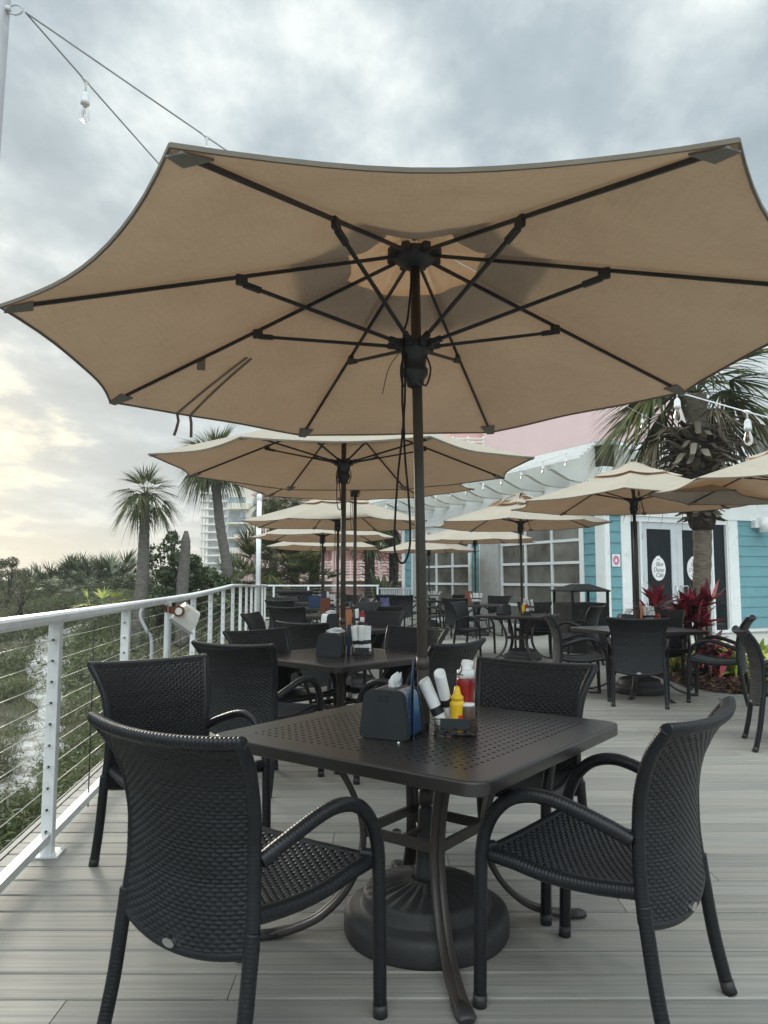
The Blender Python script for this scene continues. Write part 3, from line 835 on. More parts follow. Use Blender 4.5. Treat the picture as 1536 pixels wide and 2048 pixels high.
sun = bpy.data.lights.new('sun', 'SUN'); sun.energy = 1.7; sun.angle = R(16); sun.color = (1., .92, .79)
so = bpy.data.objects.new('sun', sun); COL.objects.link(so)
sdir = Vector((math.sin(SUN_AZ) * math.cos(SUN_EL), math.cos(SUN_AZ) * math.cos(SUN_EL), math.sin(SUN_EL)))
so.rotation_euler = (-sdir).to_track_quat('-Z', 'Y').to_euler()

cam = bpy.data.cameras.new('camera'); co = bpy.data.objects.new('camera', cam); COL.objects.link(co)
cam.sensor_fit = 'VERTICAL'; cam.sensor_height = 36; cam.lens = F / 2048 * 36
cam.clip_start = .05; cam.clip_end = 3000
co.location = (0, 0, H); co.rotation_euler = (PI / 2 + TH, 0, 0)
scene.camera = co
scene.view_settings.view_transform = 'Standard'; scene.view_settings.look = 'None'
scene.view_settings.exposure = .33; scene.view_settings.gamma = 1
scene.cycles.use_denoising = True
scene.cycles.max_bounces = 8; scene.cycles.transparent_max_bounces = 8

# ------------------------------------------------------------------ deck, ground
def rail_x(y): return -1.17 - .107 * y
def edge_x(y): return rail_x(y) - .18
YF = 23.5
mb = MB(); w = .1398; p = .1498
y = -1.2; i = 0
while y < YF + .3:
    x0a, x0b = edge_x(y), edge_x(y + w); x = None; nxt = rnd.uniform(.3, 3.6)
    if i == 14: nxt = .99 - x0a
    xs = [None]; cur = x0a
    cuts = []
    c = x0a + nxt
    while c < 12: cuts.append(c); c += 3.66
    segs = [x0a] + cuts + [12.]
    for k in range(len(segs) - 1):
        a0, b0 = (x0a, x0b) if k == 0 else (segs[k] + .0015,) * 2
        a1 = segs[k + 1] - .0015; ch = .0045; zt = rnd.uniform(-.0008, .0008)
        pr = [(y, zt - .03), (y, zt - ch), (y + ch, zt), (y + w - ch, zt), (y + w, zt - ch), (y + w, zt - .03)]
        v = [((a0 + (b0 - a0) * (yy - y) / w), yy, z) for yy, z in pr] + [(a1, yy, z) for yy, z in pr]
        mb.add(v, [(0, 1, 2, 3, 4, 5), (11, 10, 9, 8, 7, 6)] + [(j, 6 + j, 6 + (j + 1) % 6, (j + 1) % 6) for j in range(6)])
    y += p; i += 1
tag(mb.build('deck', M['deck']), kind='structure')
mb = MB()
def railfr(off):
    def f(a, b, z): return (edge_x(a) + b + off, a, z)
    return f
mb.fbox(railfr(-.032), -1.2, YF + .3, 0, .026, -.22, .004)
mb.fbox(railfr(.15), -1.2, YF + .3, 0, .05, -.25, -.035)
tag(mb.build('deck_fascia', M['deck']), kind='structure')
mb = MB(); mb.add([(edge_x(-1) + .05, -1, -.06), (14, -1, -.06), (14, 24, -.06), (edge_x(24) + .05, 24, -.06)], [(0, 1, 2, 3)]); tag(mb.build('deck_gap_shade', M['cord']), kind='structure')  # black sheet added under the boards as painted shade for the gaps

def smooth(a, b, x):
    t = np.clip((x - a) / (b - a), 0, 1); return t * t * (3 - 2 * t)
PATH = [(-12.2, 34), (-10.6, 28), (-10, 22.5), (-8.2, 18.5), (-6.6, 15), (-5.5, 12.2), (-4.6, 9.8), (-4.0, 8.2)]
def path_d(x, y):
    d = np.full(np.shape(x), 1e9)
    for (x0, y0), (x1, y1) in zip(PATH[:-1], PATH[1:]):
        vx, vy = x1 - x0, y1 - y0; t = np.clip(((x - x0) * vx + (y - y0) * vy) / (vx * vx + vy * vy), 0, 1)
        d = np.minimum(d, np.hypot(x - x0 - t * vx, y - y0 - t * vy))
    return d
def gz(x, y):
    h = -1.15 + 1.62 * smooth(9, 42, y) * smooth(5, -8, x - .02 * y) + .95 * smooth(22, 36, y) * smooth(-6, 2, x)
    h = h + .16 * np.sin(x * .8 + y * .33) * smooth(4, 12, y) + .10 * np.sin(x * 1.9 - y * .7 + 1)
    h = h - 1.6 * smooth(46, 80, y) * smooth(0, -10, x)
    return h - .10 * np.exp(-(path_d(x, y) / .8) ** 2)
xs = np.concatenate([np.linspace(-400, -40, 19)[:-1], np.linspace(-40, 14, 150), np.linspace(14, 400, 19)[1:]])
ys = np.concatenate([np.linspace(-6, 60, 170), np.linspace(60, 900, 30)[1:]])
X, Y = np.meshgrid(xs, ys); mb = MB(); mb.grid(np.stack([X, Y, gz(X, Y)], -1))
tag(mb.build('dune_ground', M['litter']), kind='structure')
pc = catmull([(x, y, 0) for x, y in PATH], 90); tn = np.gradient(pc, axis=0); tn /= np.linalg.norm(tn, axis=1)[:, None]; sdn = np.stack([-tn[:, 1], tn[:, 0], 0 * tn[:, 0]], -1)
k_ = np.arange(90); wl_ = .44 + .16 * np.sin(k_ * .37) + .12 * np.sin(k_ * 1.1); wr_ = .42 + .16 * np.sin(k_ * .29 + 2) + .12 * np.sin(k_ * .93)
gg = np.stack([pc + sdn * (wl_ * (1 - t) - wr_ * t)[:, None] for t in np.linspace(0, 1, 7)], 1); gg[..., 2] = gz(gg[..., 0], gg[..., 1]) + .02
mb = MB(); mb.grid(gg); tag(mb.build('sand_path', M['sand']), kind='structure')

# ------------------------------------------------------------------ cable railing along the left side
RZ_Y = [0, 3.6, 6.5, 8, 9.5, 11, 12.5, 14, 15.5, 17, 18.5, 23.5]
RZ_Z = [1.11, 1.11, 1.113, 1.121, 1.14, 1.165, 1.193, 1.187, 1.17, 1.153, 1.14, 1.125]
def rz(y): return float(np.interp(y, RZ_Y, RZ_Z))
ra = math.atan2(1, -.107)                                             # direction of the rail in plan
rail = thing('cable_railing', 'white cable railing along the dune side of the deck', 'railing', (rail_x(3.6), 3.6, 0))
ro = (rail_x(3.6), 3.6, 0)
ysr = np.concatenate([np.linspace(-.2, YF, 60)])
P = np.array([(rail_x(q), q, rz(q) - .024) for q in ysr])
mb = MB(); mb.sweep(P, [(.045, .012), (.036, .023), (-.036, .023), (-.045, .012), (-.045, -.010), (-.034, -.026), (.034, -.026), (.045, -.010)], smooth=False)
mb.build('handrail', M['white'], rail, ro)
pys = [.59, 2.09, 3.59, 5.0, 6.55, 8.05, 9.55, 11.05, 12.55, 14.05, 15.55, 17.05, 18.55, 20.05, 21.55, 23.0]
mb = MB()
for a, b in zip(pys[:-1], pys[1:]):
    mb.bar((rail_x(a), a + .031, .082), (rail_x(b), b - .031, .082), .045, .036)
mb.build('bottom_rail', M['white'], rail, ro)
for q in pys:
    mb = MB(); mb.box((rail_x(q), q, (rz(q) - .05) / 2 + .004), (.053, .053, rz(q) - .058), ra - PI / 2, bev=.004)
    po = mb.build('post', M['white'], rail, ro)
    mb = MB(); mb.box((rail_x(q), q, .005), (.13, .125, .008), ra - PI / 2)
    for sx_ in (-.05, .05):
        for sy in (-.047, .047): mb.lathe([(.009, 0), (.009, .008), (.004, .012)], 6, (rail_x(q) + sx_, q + sy, .009))
    mb.build('base_plate', M['white'], po, ro)
for k in range(10):
    z = .11 + .0967 * k; mb = MB()
    pts = []; rads = []; dark = []
    for a, b in zip(pys[:-1], pys[1:]):                               # swaged fittings where the cable meets each post
        k1 = rz(a) / 1.11
        for dy, rr_, dk in ((-.045, .002, 1), (-.044, .0058, 1), (-.030, .0058, 0), (.030, .0058, 0), (.031, .002, 0)):
            pts.append((rail_x(a + dy), a + dy, z * k1)); rads.append(rr_); dark.append(dk)
        pts.append((rail_x((a + b) / 2), (a + b) / 2, z * (rz(a) + rz(b)) / 2.22 - .002)); rads.append(.002); dark.append(0)
    pts.append((rail_x(pys[-1]), pys[-1], z * rz(pys[-1]) / 1.11)); rads.append(.002)
    an = np.linspace(0, 2 * PI, 6, endpoint=False)
    mb.sweep(pts, np.stack([np.cos(an), np.sin(an)], -1), scale=rads, mi=0)
    f_, sm_, _ = mb.quad[-1]; mb.quad[-1] = (f_, sm_, np.repeat(np.array(dark), 6))
    mb.build('cable', [M['cable'], M['spacer']], rail, ro)
for a, b in zip(pys[1:7], pys[2:8]):
    q = (a + b) / 2 - .05; mb = MB(); mb.tube([(rail_x(q), q, .02), (rail_x(q), q, rz(q) - .10)], .0035, 6); mb.build('spacer_rod', M['spacer'], rail, ro)
# railing across the far end
fr_ = thing('end_railing', 'white railing across the far end of the deck, before the pink hotel', 'railing', (-2, YF, 0)); fo = (-2, YF, 0)
mb = MB(); mb.box(((rail_x(YF) - .15) / 2, YF, 1.085), (abs(rail_x(YF)) - .15, .08, .05), bev=.008); mb.build('handrail', M['white'], fr_, fo)
for x in np.linspace(rail_x(YF) + .25, -.2, 4):
    mb = MB(); mb.box((x, YF, .53), (.06, .06, 1.055), bev=.004); mb.build('post', M['white'], fr_, fo)
mb = MB(); mb.box(((rail_x(YF) - .15) / 2, YF, .08), (abs(rail_x(YF)) - .15, .045, .036)); mb.build('bottom_rail', M['white'], fr_, fo)
for k in range(10):
    mb = MB(); mb.tube([(rail_x(YF), YF, .12 + .0967 * k), (-.2, YF, .12 + .0967 * k)], .0026, 6); mb.build('cable', M['cable'], fr_, fo)
sf = thing('slatted_screen', 'low grey slatted screen at the far end of the deck beside the restaurant', 'screen', (.35, 23.3, 0))
for k in range(14):
    mb = MB(); mb.box((-.42 + k * .064, 0, .50), (.042, .03, .98)); mb.build('slat', M['conduit'], sf)
mb = MB(); mb.box((0, 0, 1.0), (1.0, .06, .04)); mb.box((0, 0.035, .12), (1.0, .03, .05)); mb.build('frame', M['conduit'], sf)

# ------------------------------------------------------------------ chairs, tables, umbrellas
chair0 = make_chair(); table0 = make_table()
used = {'c': False, 't': False}
kc = KIDS()
def chair(x, y, f, label, group='woven armchairs on the deck'):
    fx, fy = f; a = math.atan2(-fx, fy)
    if not used['c']:
        used['c'] = True; chair0.location = (x, y, 0); chair0.rotation_euler = (0, 0, a); chair0['label'] = label; chair0['group'] = group; return chair0
    return dup(chair0, label, (x, y, 0), a, group, kc)
def table(x, y, a, label):
    g = 'square perforated metal tables'
    if not used['t']:
        used['t'] = True; table0.location = (x, y, 0); table0.rotation_euler = (0, 0, R(a)); table0['label'] = label; table0['group'] = g; return table0
    return dup(table0, label, (x, y, 0), R(a), g, kc)
T1 = (.148, 2.86); T2 = (-.31, 5.62); T3 = (-.42, 8.8); T4 = (-.72, 12.0); T5 = (-1.2, 15.2); T6 = (-1.5, 18.6)
TM = (2.15, 12.05); T7 = (2.10, 17.2); T8 = (1.25, 20.6); TR = (2.88, 8.6); TX = (4.05, 6.5)
ugr = 'tan umbrellas over the deck tables'
table(*T1, 53.4, 'large dark perforated table nearest the camera under the front umbrella')
table(*T2, 46, 'dark perforated table holding white napkin rolls, just behind the front table')
table(*T3, 50, 'third dark table back along the railing, with a black dispenser and orange card')
table(*T4, 48, 'fourth table back along the railing, holding a red-brown menu')
table(*T5, 45, 'fifth table back along the railing, holding a blue menu')
table(*T6, 45, 'hindmost table by the railing corner, below the far lit umbrella')
table(*TM, -26, 'dark table in mid deck in front of the glazed garage door')
table(*T7, 30, 'far table between the two garage doors with a red-brown menu on it')
table(*T8, 40, 'far table by the second garage door with fanned white napkins')
table(*TR, 18, 'dark table beside the mulch bed and the red-leaved plants')
cA = chair(-.387, 2.256, (.569, .822), 'front chair with its woven back to the camera, nearest the railing')
cC = chair(.658, 2.416, (-.777, .63), 'front chair turned sideways at the near side of the table, farthest from the railing')
cB = chair(-.892, 3.39, (.667, -.745), 'chair between the railing and the front table, facing the camera')
cD = chair(.506, 3.254, (-.573, -.82), 'chair pushed under the back edge of the front table, bright weave facing the camera')
chair(-.77, 4.86, (.42, .90), 'chair at second table with its back to the camera, beside the railing')
chair(-.72, 5.52, (.74, -.67), 'chair at second table whose back top shows behind the chair beside the railing')
chair(.20, 4.86, (-.79, .61), 'chair at second table half hidden behind the condiments of the front table')
chair(.06, 5.80, (-.62, -.78), 'chair on the far side of the second table, open weave facing the camera')
chair(-.55, 7.05, (.55, .83), 'chair with its back to the camera at the near side of the third table')
chair(-1.2, 8.6, (.99, -.15), 'chair turned side-on by the railing at the third table')
chair(-.16, 8.85, (-.5, -.86), 'chair at the far side of the third table, facing the camera')
chair(-1.27, 11.0, (.35, .94), 'chair with its back to the camera at the near side of the fourth table')
chair(-.17, 11.2, (-.79, .61), 'chair turned towards the railing at the fourth table')
chair(-.42, 12.9, (-.3, -.95), 'chair at the far side of the fourth table, facing the camera')
chair(-1.85, 14.4, (.3, .95), 'chair with its back to the camera at the near side of the fifth table')
chair(-2.0, 16.2, (.5, -.86), 'chair by the railing at the far side of the fifth table')
chair(-.62, 15.9, (-.85, -.5), 'chair at the restaurant side of the fifth table')
chair(-2.1, 18.0, (.8, .5), 'chair by the railing corner at the hindmost table')
chair(-1.0, 19.1, (-.6, -.8), 'chair behind the hindmost table near the end railing')
chair(.55, 19.3, (.3, .95), 'chair with a lavender cloth beside it at the far table with fanned napkins')
chair(1.75, 19.9, (-.7, .7), 'chair turned sideways between the two far tables by the garage doors')
chair(1.62, 16.15, (.42, .90), 'chair with its plain back to the camera at the far table between the garage doors')
chair(2.60, 17.8, (-.5, -.86), 'chair behind the far table between the garage doors, facing the camera')
chair(1.1, 17.5, (.96, -.2), 'chair at the left side of the far table between the garage doors')
chair(1.55, 13.0, (.84, -.54), 'chair seen side-on at the railing side of the mid deck table')
chair(2.52, 12.75, (-.25, -.97), 'chair behind the mid deck table in front of the garage door')
chair(2.86, 11.25, (-.82, .57), 'chair in front of the rubbish bin, turned towards the mid deck table')
chair(2.13, 8.27, (.99, -.1), 'chair seen in profile facing the table beside the mulch bed')
chair(2.63, 7.86, (.31, .95), 'chair with its dark back to the camera at the table beside the mulch bed')
chair(3.33, 9.1, (-.3, -.95), 'chair in front of the red-leaved plants, facing the camera')
chair(3.50, 8.0, (-.86, .5), 'chair backed onto the yellow plants, its arms towards the table by the mulch bed')
chair(3.10, 5.80, (.95, -.30), 'chair at the right picture edge turned towards a table out of view')

# front umbrella: corners measured one by one
cx, cy = .119, 2.821
cor = []
for k, (u, v) in enumerate(((1370, 783), (982, 864), (603, 870), (220, 803), (0, 612), (340, 290), (1478, 280), None and 0 or (0, 0))):
    if k == 7: cor.append((1.34, -.70, 2.10)); continue
    zc = 2.118 + .025 * math.cos(R(24 + 45 * k)) * 1.467 - .025 * math.sin(R(24 + 45 * k)) * 1.467
    q = at_z(u, v, zc); cor.append((q.x - cx, q.y - cy, zc))
um = make_umbrella(True, 3, corners=cor, bo=(.034, .02))
um.location = (cx, cy, 0); um['label'] = 'large tan umbrella over the front table, seen from beneath'; um['group'] = ugr
umx = [(T2[0], T2[1] + .1, R(23), 0., 'second tan umbrella behind the front one, over the table of white napkin rolls'),
       (T3[0] + .08, T3[1], R(10), .24, 'tall tan umbrella whose lower edge shows beneath the second umbrella'),
       (T4[0] + .02, T4[1] - .6, R(20), 0., 'cream topped umbrella at the fourth table, right behind the white light post'),
       (T5[0] - .02, T5[1] - .3, R(5), -.02, 'umbrella with a dark grey underside below the cream one by the white light post'),
       (T6[0], T6[1] + .1, R(21), -.06, 'hindmost cream umbrella on the railing side, in front of the pink hotel'),
       (TM[0] + .06, TM[1] + .05, R(28), 0.03, 'wrinkled cream umbrella over the mid deck table'),
       (T7[0], T7[1] + .1, R(8), .04, 'umbrella with a shaded underside between the garage doors'),
       (T8[0] - .02, T8[1], R(19), -.08, 'small looking far umbrella in front of the second garage door'),
       (TR[0], TR[1], R(22), .02, 'cream umbrella in front of the entrance doors beside the palm'),
       (3.95, 6.9, R(24), 0., 'cream umbrella cut off by the right picture edge')]
for k, (x, y, a, lf, lab) in enumerate(umx):
    u = make_umbrella(False, 20 + k, lift=lf, rot=a, Rr=1.45, crumple=2.2 if k == 5 else 1.); u.location = (x, y, 0); u['label'] = lab; u['group'] = ugr

# ------------------------------------------------------------------ table settings
ZT = .7105
disp0 = make_dispenser(); dispB = make_dispenser('blackplastic'); dispW = make_dispenser('paper')
cad0 = make_caddy(); roll0 = make_roll()
bt = {k: make_bottle(k) for k in ('mustard', 'ketchup', 'ketchup_red', 'sauce')}
kk = KIDS(); first = {}
def put(o, label, loc, rz=0., group=None, tilt=None):
    if o.name not in first:
        first[o.name] = 1; o.location = loc; o.rotation_euler = (0, 0, rz); o['label'] = label
        if group: o['group'] = group
        r_ = o
    else: r_ = dup(o, label, loc, rz, group, kk)
    if tilt: r_.rotation_euler = tilt
    return r_
gd, gc, gr_, gb = 'napkin dispensers', 'wire condiment caddies', 'napkin rolls', 'sauce bottles'
# front table
put(disp0, 'black napkin dispenser with a printed blue side on the front table', (.03, 2.725, ZT), R(-24), gd)
ts = make_tissue().build('paper_napkin', M['paper']); ts.location = (.035, 2.725, ZT + .166); ts.rotation_euler = (0, .1, .4); ts.scale = (.62, .62, .82)
tag(ts, 'white napkin sticking out of the dispenser on the front table', 'napkin')
cx0, cy0 = .262, 2.775; ca = R(-9)
put(cad0, 'black wire caddy with ring handle and front plate on the front table', (cx0, cy0, ZT), ca, gc)
def inc(dx, dy): c, s = math.cos(ca), math.sin(ca); return (cx0 + dx * c - dy * s, cy0 + dx * s + dy * c, ZT + .0075)
put(bt['mustard'], 'yellow mustard bottle in the caddy on the front table', inc(.006, -.036), R(-60), gb)
put(bt['ketchup'], 'red ketchup bottle with white cap standing on its cap end in the front caddy', inc(.034, .030), 0, gb)
put(bt['sauce'], 'short brown sauce bottle with white lid in the front caddy', inc(.044, -.034), 0, gb)
bpy.data.objects[bt['ketchup'].name].location.z += .055
for lab, dx, dy, zl, tl in (('lowest leaning napkin roll at the front of the front caddy', -.040, -.030, .012, (-.10, -.40, .2)), ('napkin roll leaning against the pole in the front caddy', -.024, .010, .045, (.05, -.44, .9)), ('upright napkin roll rising behind the ketchup in the front caddy', .000, .046, .062, (.05, .22, .3))):
    put(roll0, lab, tuple(np.array(inc(dx, dy)) + [0, 0, zl]), 0, gr_, tl)
mb = MB(); mb.box((0, 0, .135), (.115, .0025, .27)); mb.box((0, .012, .134), (.115, .0025, .27), mat=Matrix.Rotation(.08, 3, 'X'))
mc = mb.build('menu_card', M['bluecard']); mc.location = (.105, 2.705, ZT); mc.rotation_euler = (0, 0, R(88)); tag(mc, 'blue menu card standing edge-on beside the pole on the front table', 'menu', 'menu cards')
mb = MB(); mb.lathe([(.004, 0), (.005, .002), (.003, .005), (0, .006)], 7); cr = mb.build('crumb', M['paper']); cr.location = at_z(797, 1487, ZT); tag(cr, 'tiny white crumb on the front table before the dispenser', 'crumb')
def menu(mat, x, y, z, a, label, w=.115, h=.225):
    o = make_menu(mat, w, h); o.location = (x, y, z); o.rotation_euler = (0, 0, a); return tag(o, label, 'menu', 'menu cards')
# second table
x2, y2 = T2
put(dispB, 'black napkin dispenser on the second table', (x2 - .075, y2 - .12, ZT), R(-8), gd)
ts2 = make_tissue().build('paper_napkin', M['paper']); ts2.location = (x2 - .055, y2 - .12, ZT + .165); ts2.scale = (1.5, .9, .6); tag(ts2, 'crumpled napkin on top of the dispenser on the second table', 'napkin')
put(cad0, 'wire caddy full of napkin rolls on the second table', (x2 + .155, y2 - .06, ZT), R(-4), gc)
for k, (dx, dy, ty, tx) in enumerate(((-.045, -.03, -.10, .05), (-.014, -.034, -.03, .08), (.012, -.03, .06, .06), (.042, -.034, .16, .07), (-.04, .015, -.10, -.02), (-.008, .02, .0, -.05), (.03, .012, .12, -.04))):
    put(roll0, 'white napkin roll with black band, one of the bundle on the second table', (x2 + .155 + dx, y2 - .06 + dy, ZT + .03), 0, 'bundle of napkin rolls on the second table', (tx, ty, k * .8))
menu(M['bluecard'], x2 + .055, y2 - .06, ZT, R(84), 'blue menu card beside the pole on the second table')
# third table
x3, y3 = T3
put(dispW, 'cream sided napkin dispenser with a black end on the third table', (x3 - .20, y3 - .15, ZT), R(38), gd)
ts3 = make_tissue().build('paper_napkin', M['paper']); ts3.location = (x3 - .20, y3 - .15, ZT + .165); ts3.scale = (1.4, .9, .6); tag(ts3, 'crumpled white napkin on the cream dispenser on the third table', 'napkin')
menu(M['orange'], x3 - .02, y3 - .12, ZT, R(38), 'orange menu card standing by the pole on the third table', .17, .21)
put(cad0, 'wire caddy with ring handle on the third table', (x3 + .16, y3 - .05, ZT), R(5), gc)
put(bt['ketchup_red'], 'red ketchup bottle with a white label on the third table', (x3 + .17, y3 - .08, ZT + .04), 0, gb)
put(roll0, 'lone napkin roll in the caddy on the third table', (x3 + .115, y3 - .06, ZT + .03), 0, gr_, (.05, -.05, 0))
# fourth table
x4, y4 = T4
menu(M['redbrown'], x4 - .20, y4 - .15, ZT, R(-6), 'red-brown menu standing on the fourth table', .16, .27)
put(cad0, 'wire caddy of napkin rolls and ketchup on the fourth table', (x4 + .02, y4 - .15, ZT), 0, gc)
put(bt['ketchup_red'], 'red ketchup bottle with a white label on the fourth table', (x4 + .06, y4 - .19, ZT + .02), 0, gb)
for k in range(4): put(roll0, 'napkin roll in the caddy on the fourth table', (x4 - .03 + k * .03, y4 - .12, ZT + .06), 0, 'napkin rolls on the fourth table', (.03, -.12 + .08 * k, k))
# fifth and hindmost tables
x5, y5 = T5
menu(M['bluecard'], x5 - .15, y5 - .3, ZT, R(-10), 'wide blue menu standing on the fifth table', .30, .24)
menu(M['bluecard'], x5 + .02, y5 - .25, ZT, R(60), 'tall blue menu beside the pole on the fifth table', .15, .34)
put(cad0, 'wire caddy crowded with napkin rolls on the fifth table', (x5 + .16, y5 - .05, ZT), 0, gc)
for k in range(5): put(roll0, 'napkin roll in the caddy on the fifth table', (x5 + .10 + k * .03, y5 - .05, ZT + .07), 0, 'napkin rolls on the fifth table', (.03, -.2 + .1 * k, k))
x6, y6 = T6
put(dispB, 'black napkin dispenser on the hindmost table', (x6 - .2, y6 - .2, ZT), 0, gd)
put(cad0, 'wire caddy of napkin rolls on the hindmost table', (x6 + .1, y6 - .1, ZT), 0, gc)
for k in range(4): put(roll0, 'napkin roll in the caddy on the hindmost table', (x6 + .05 + k * .035, y6 - .1, ZT + .07), 0, 'napkin rolls on the hindmost table', (.03, -.2 + .13 * k, k))
# mid deck table
xm, ym = TM
put(dispB, 'black napkin dispenser on the mid deck table', (xm - .26, ym - .12, ZT), R(30), gd)
put(cad0, 'wire caddy with yellow and red bottles on the mid deck table', (xm + .08, ym - .14, ZT), R(5), gc)
put(bt['mustard'], 'yellow mustard bottle in the caddy on the mid deck table', (xm + .04, ym - .17, ZT + .02), 0, gb)
put(bt['ketchup_red'], 'red ketchup bottle in the caddy on the mid deck table', (xm + .095, ym - .16, ZT + .02), .3, gb)
for k in range(5): put(roll0, 'napkin roll in the caddy on the mid deck table', (xm + .07 + k * .035, ym - .09, ZT + .07), 0, 'napkin rolls on the mid deck table', (-.1, .1 + .09 * k, k))
# far tables by the garage doors
x7, y7 = T7
menu(M['redbrown'], x7 - .2, y7 - .25, ZT, R(30), 'red-brown menu on the far table between the garage doors', .2, .3)
put(cad0, 'wire caddy of white napkins on the far table between the garage doors', (x7 - .02, y7 - .2, ZT), 0, gc)
for k in range(6): put(roll0, 'napkin roll in the caddy on the far table between the garage doors', (x7 - .1 + k * .035, y7 - .2, ZT + .07), 0, 'napkin rolls on the far table between the garage doors', (.05, -.35 + .14 * k, k))
x8, y8 = T8
put(cad0, 'wire caddy of fanned napkins on the far table by the second garage door', (x8 + .1, y8 - .1, ZT), 0, gc)
for k in range(7): put(roll0, 'napkin roll in the fan on the far table by the second garage door', (x8 + .03 + k * .03, y8 - .1, ZT + .07), 0, 'fanned napkin rolls by the second garage door', (.05, -.45 + .15 * k, k))
# table by the mulch bed
xr, yr = TR
put(dispB, 'black napkin dispenser on the table beside the mulch bed', (xr - .16, yr - .1, ZT), 0, gd)
ts4 = make_tissue().build('paper_napkin', M['paper']); ts4.location = (xr - .14, yr - .1, ZT + .165); tag(ts4, 'white napkin in the dispenser beside the mulch bed', 'napkin')
menu(M['orange'], xr + .015, yr - .1, ZT, R(80), 'orange menu card on the table beside the mulch bed', .14, .28)
put(cad0, 'wire caddy of napkins and ketchup on the table beside the mulch bed', (xr + .15, yr - .08, ZT), 0, gc)
put(bt['ketchup_red'], 'red ketchup bottle with white label on the table beside the mulch bed', (xr + .19, yr - .12, ZT + .02), .2, gb)
for k in range(4): put(roll0, 'napkin roll in the caddy on the table beside the mulch bed', (xr + .08 + k * .035, yr - .05, ZT + .07), 0, 'napkin rolls on the table beside the mulch bed', (.03, -.1 + .1 * k, k))
# towel over a far chair
chair(.17, 19.75, (.45, .89), 'far chair near the slatted screen with a lavender towel over its back')
cl_ = MB(); g = []
for i in range(15):
    f = i / 14.; a_ = PI * min(1, max(0, (f - .42) / .16)); yy = -.028 * math.cos(a_) if .42 <= f <= .58 else (-.030 - .03 * (.42 - f) if f < .42 else .030)
    z = .893 if .42 <= f <= .58 else (.885 - (.42 - f) * .75 if f < .42 else .885 - (f - .58) * .75)
    g.append([(-.13 + .26 * j / 12, yy - .31 + .006 * math.sin(j * 1.1), z + .008 * math.sin(j * .9)) for j in range(13)])
cl_.grid(np.array(g))
lc = cl_.build('beach_towel', M['cloth']); lc.location = (.17, 19.75, 0); lc.rotation_euler = (0, 0, math.atan2(-.45, .89)); tag(lc, 'lavender towel draped over a far chair near the slatted screen', 'towel')
# ------------------------------------------------------------------ restaurant
C0 = Vector((4.95, 16.8, 0))
gu = Vector((-.439, .898, 0)); gn = Vector((-.898, -.439, 0))         # garage-door wall: runs back to the left
eu = Vector((.915, .403, 0)); en = Vector((.403, -.915, 0))           # entrance wall: runs to the right
def GW(a, b, z): p = C0 + gu * a + gn * b; return (p.x, p.y, z)
def EW(a, b, z): p = C0 + eu * a + en * b; return (p.x, p.y, z)
bl = thing('restaurant_building', 'teal and white beach restaurant with glazed garage doors and a double entrance', 'restaurant', C0)
def clap(mb, fr, a0, a1, z0, z1, pitch=.25):
    z = z0
    while z < z1 - .02:
        t = min(z + pitch, z1)
        v = [fr(a, b, zz_) for a in (a0, a1) for b, zz_ in ((.0, z), (.030, z), (.012, t), (.0, t))]
        mb.add(v, [(0, 1, 2, 3), (7, 6, 5, 4), (0, 4, 5, 1), (1, 5, 6, 2), (2, 6, 7, 3), (3, 7, 4, 0)])
        z += pitch
for fr, a0, a1, z1 in ((GW, .26, .68, 3.0), (GW, 5.02, 5.46, 3.0), (GW, 9.1, 9.6, 3.3), (EW, .10, .43, 2.9), (EW, 4.06, 11., 3.2)):
    mb = MB(); clap(mb, fr, a0, a1, .1, z1); mb.build('siding', M['teal'], bl, C0)
mb = MB()
mb.fbox(GW, -.0, 9.8, -.35, -.10, 0, 4.0); mb.fbox(EW, 0.06, .92, -.35, -.10, 0, 4.0); mb.fbox(EW, 3.7, 11, -.35, -.10, 0, 4.0); mb.fbox(EW, .92, 3.7, -.35, -.10, 2.8, 4.0)
mb.fbox(GW, .05, 9.7, -.10, -.002, 2.95, 4.0); mb.fbox(EW, .1, 11, -.10, -.002, 2.95, 4.0)
mb.fbox(GW, -.0, 9.75, -.1, -.001, 0, .1); mb.fbox(EW, 4., 11, -.1, -.001, 0, .1)
mb.fbox(GW, .24, .7, -.1, -.003, .1, 2.95); mb.fbox(GW, 4.0, 5.5, -.1, -.003, .1, 2.95); mb.fbox(GW, 8.6, 9.7, -.1, -.003, .1, 2.95)
mb.fbox(EW, .08, .45, -.1, -.003, .1, 2.95); mb.fbox(EW, 4., 11, -.1, -.003, .1, 2.95)
mb.build('wall', M['trim'], bl, C0)
mb = MB()
mb.fbox(GW, .0, .26, .0, .05, 0, 2.95); mb.fbox(EW, -.045, .10, -.0, .048, 0, 2.95); mb.fbox(EW, .43, .68, .0, .05, 0, 2.95)
mb.fbox(GW, .66, .80, .034, .06, 0, 2.95); mb.fbox(GW, 4.92, 5.02, 0, .06, 0, 2.95); mb.fbox(GW, 5.46, 5.60, .0, .06, 0, 2.95); mb.fbox(GW, 8.50, 8.62, 0, .06, 0, 2.95)
mb.fbox(GW, 9.6, 9.8, 0, .05, 0, 3.3); mb.fbox(GW, 8.92, 9.1, 0, .05, 0, 3.3)
mb.fbox(EW, 3.74, 4.06, .0, .055, 0, 2.95)
mb.fbox(GW, -.02, 9.82, .0, .075, 2.95, 3.42); mb.fbox(EW, -.06, 11., .0, .072, 2.72, 3.02)
mb.fbox(GW, -.02, 9.82, .0, .045, 3.424, 3.82); mb.fbox(EW, -.06, 11., .0, .045, 3.024, 3.82)
mb.build('trim_boards', M['trim'], bl, C0)
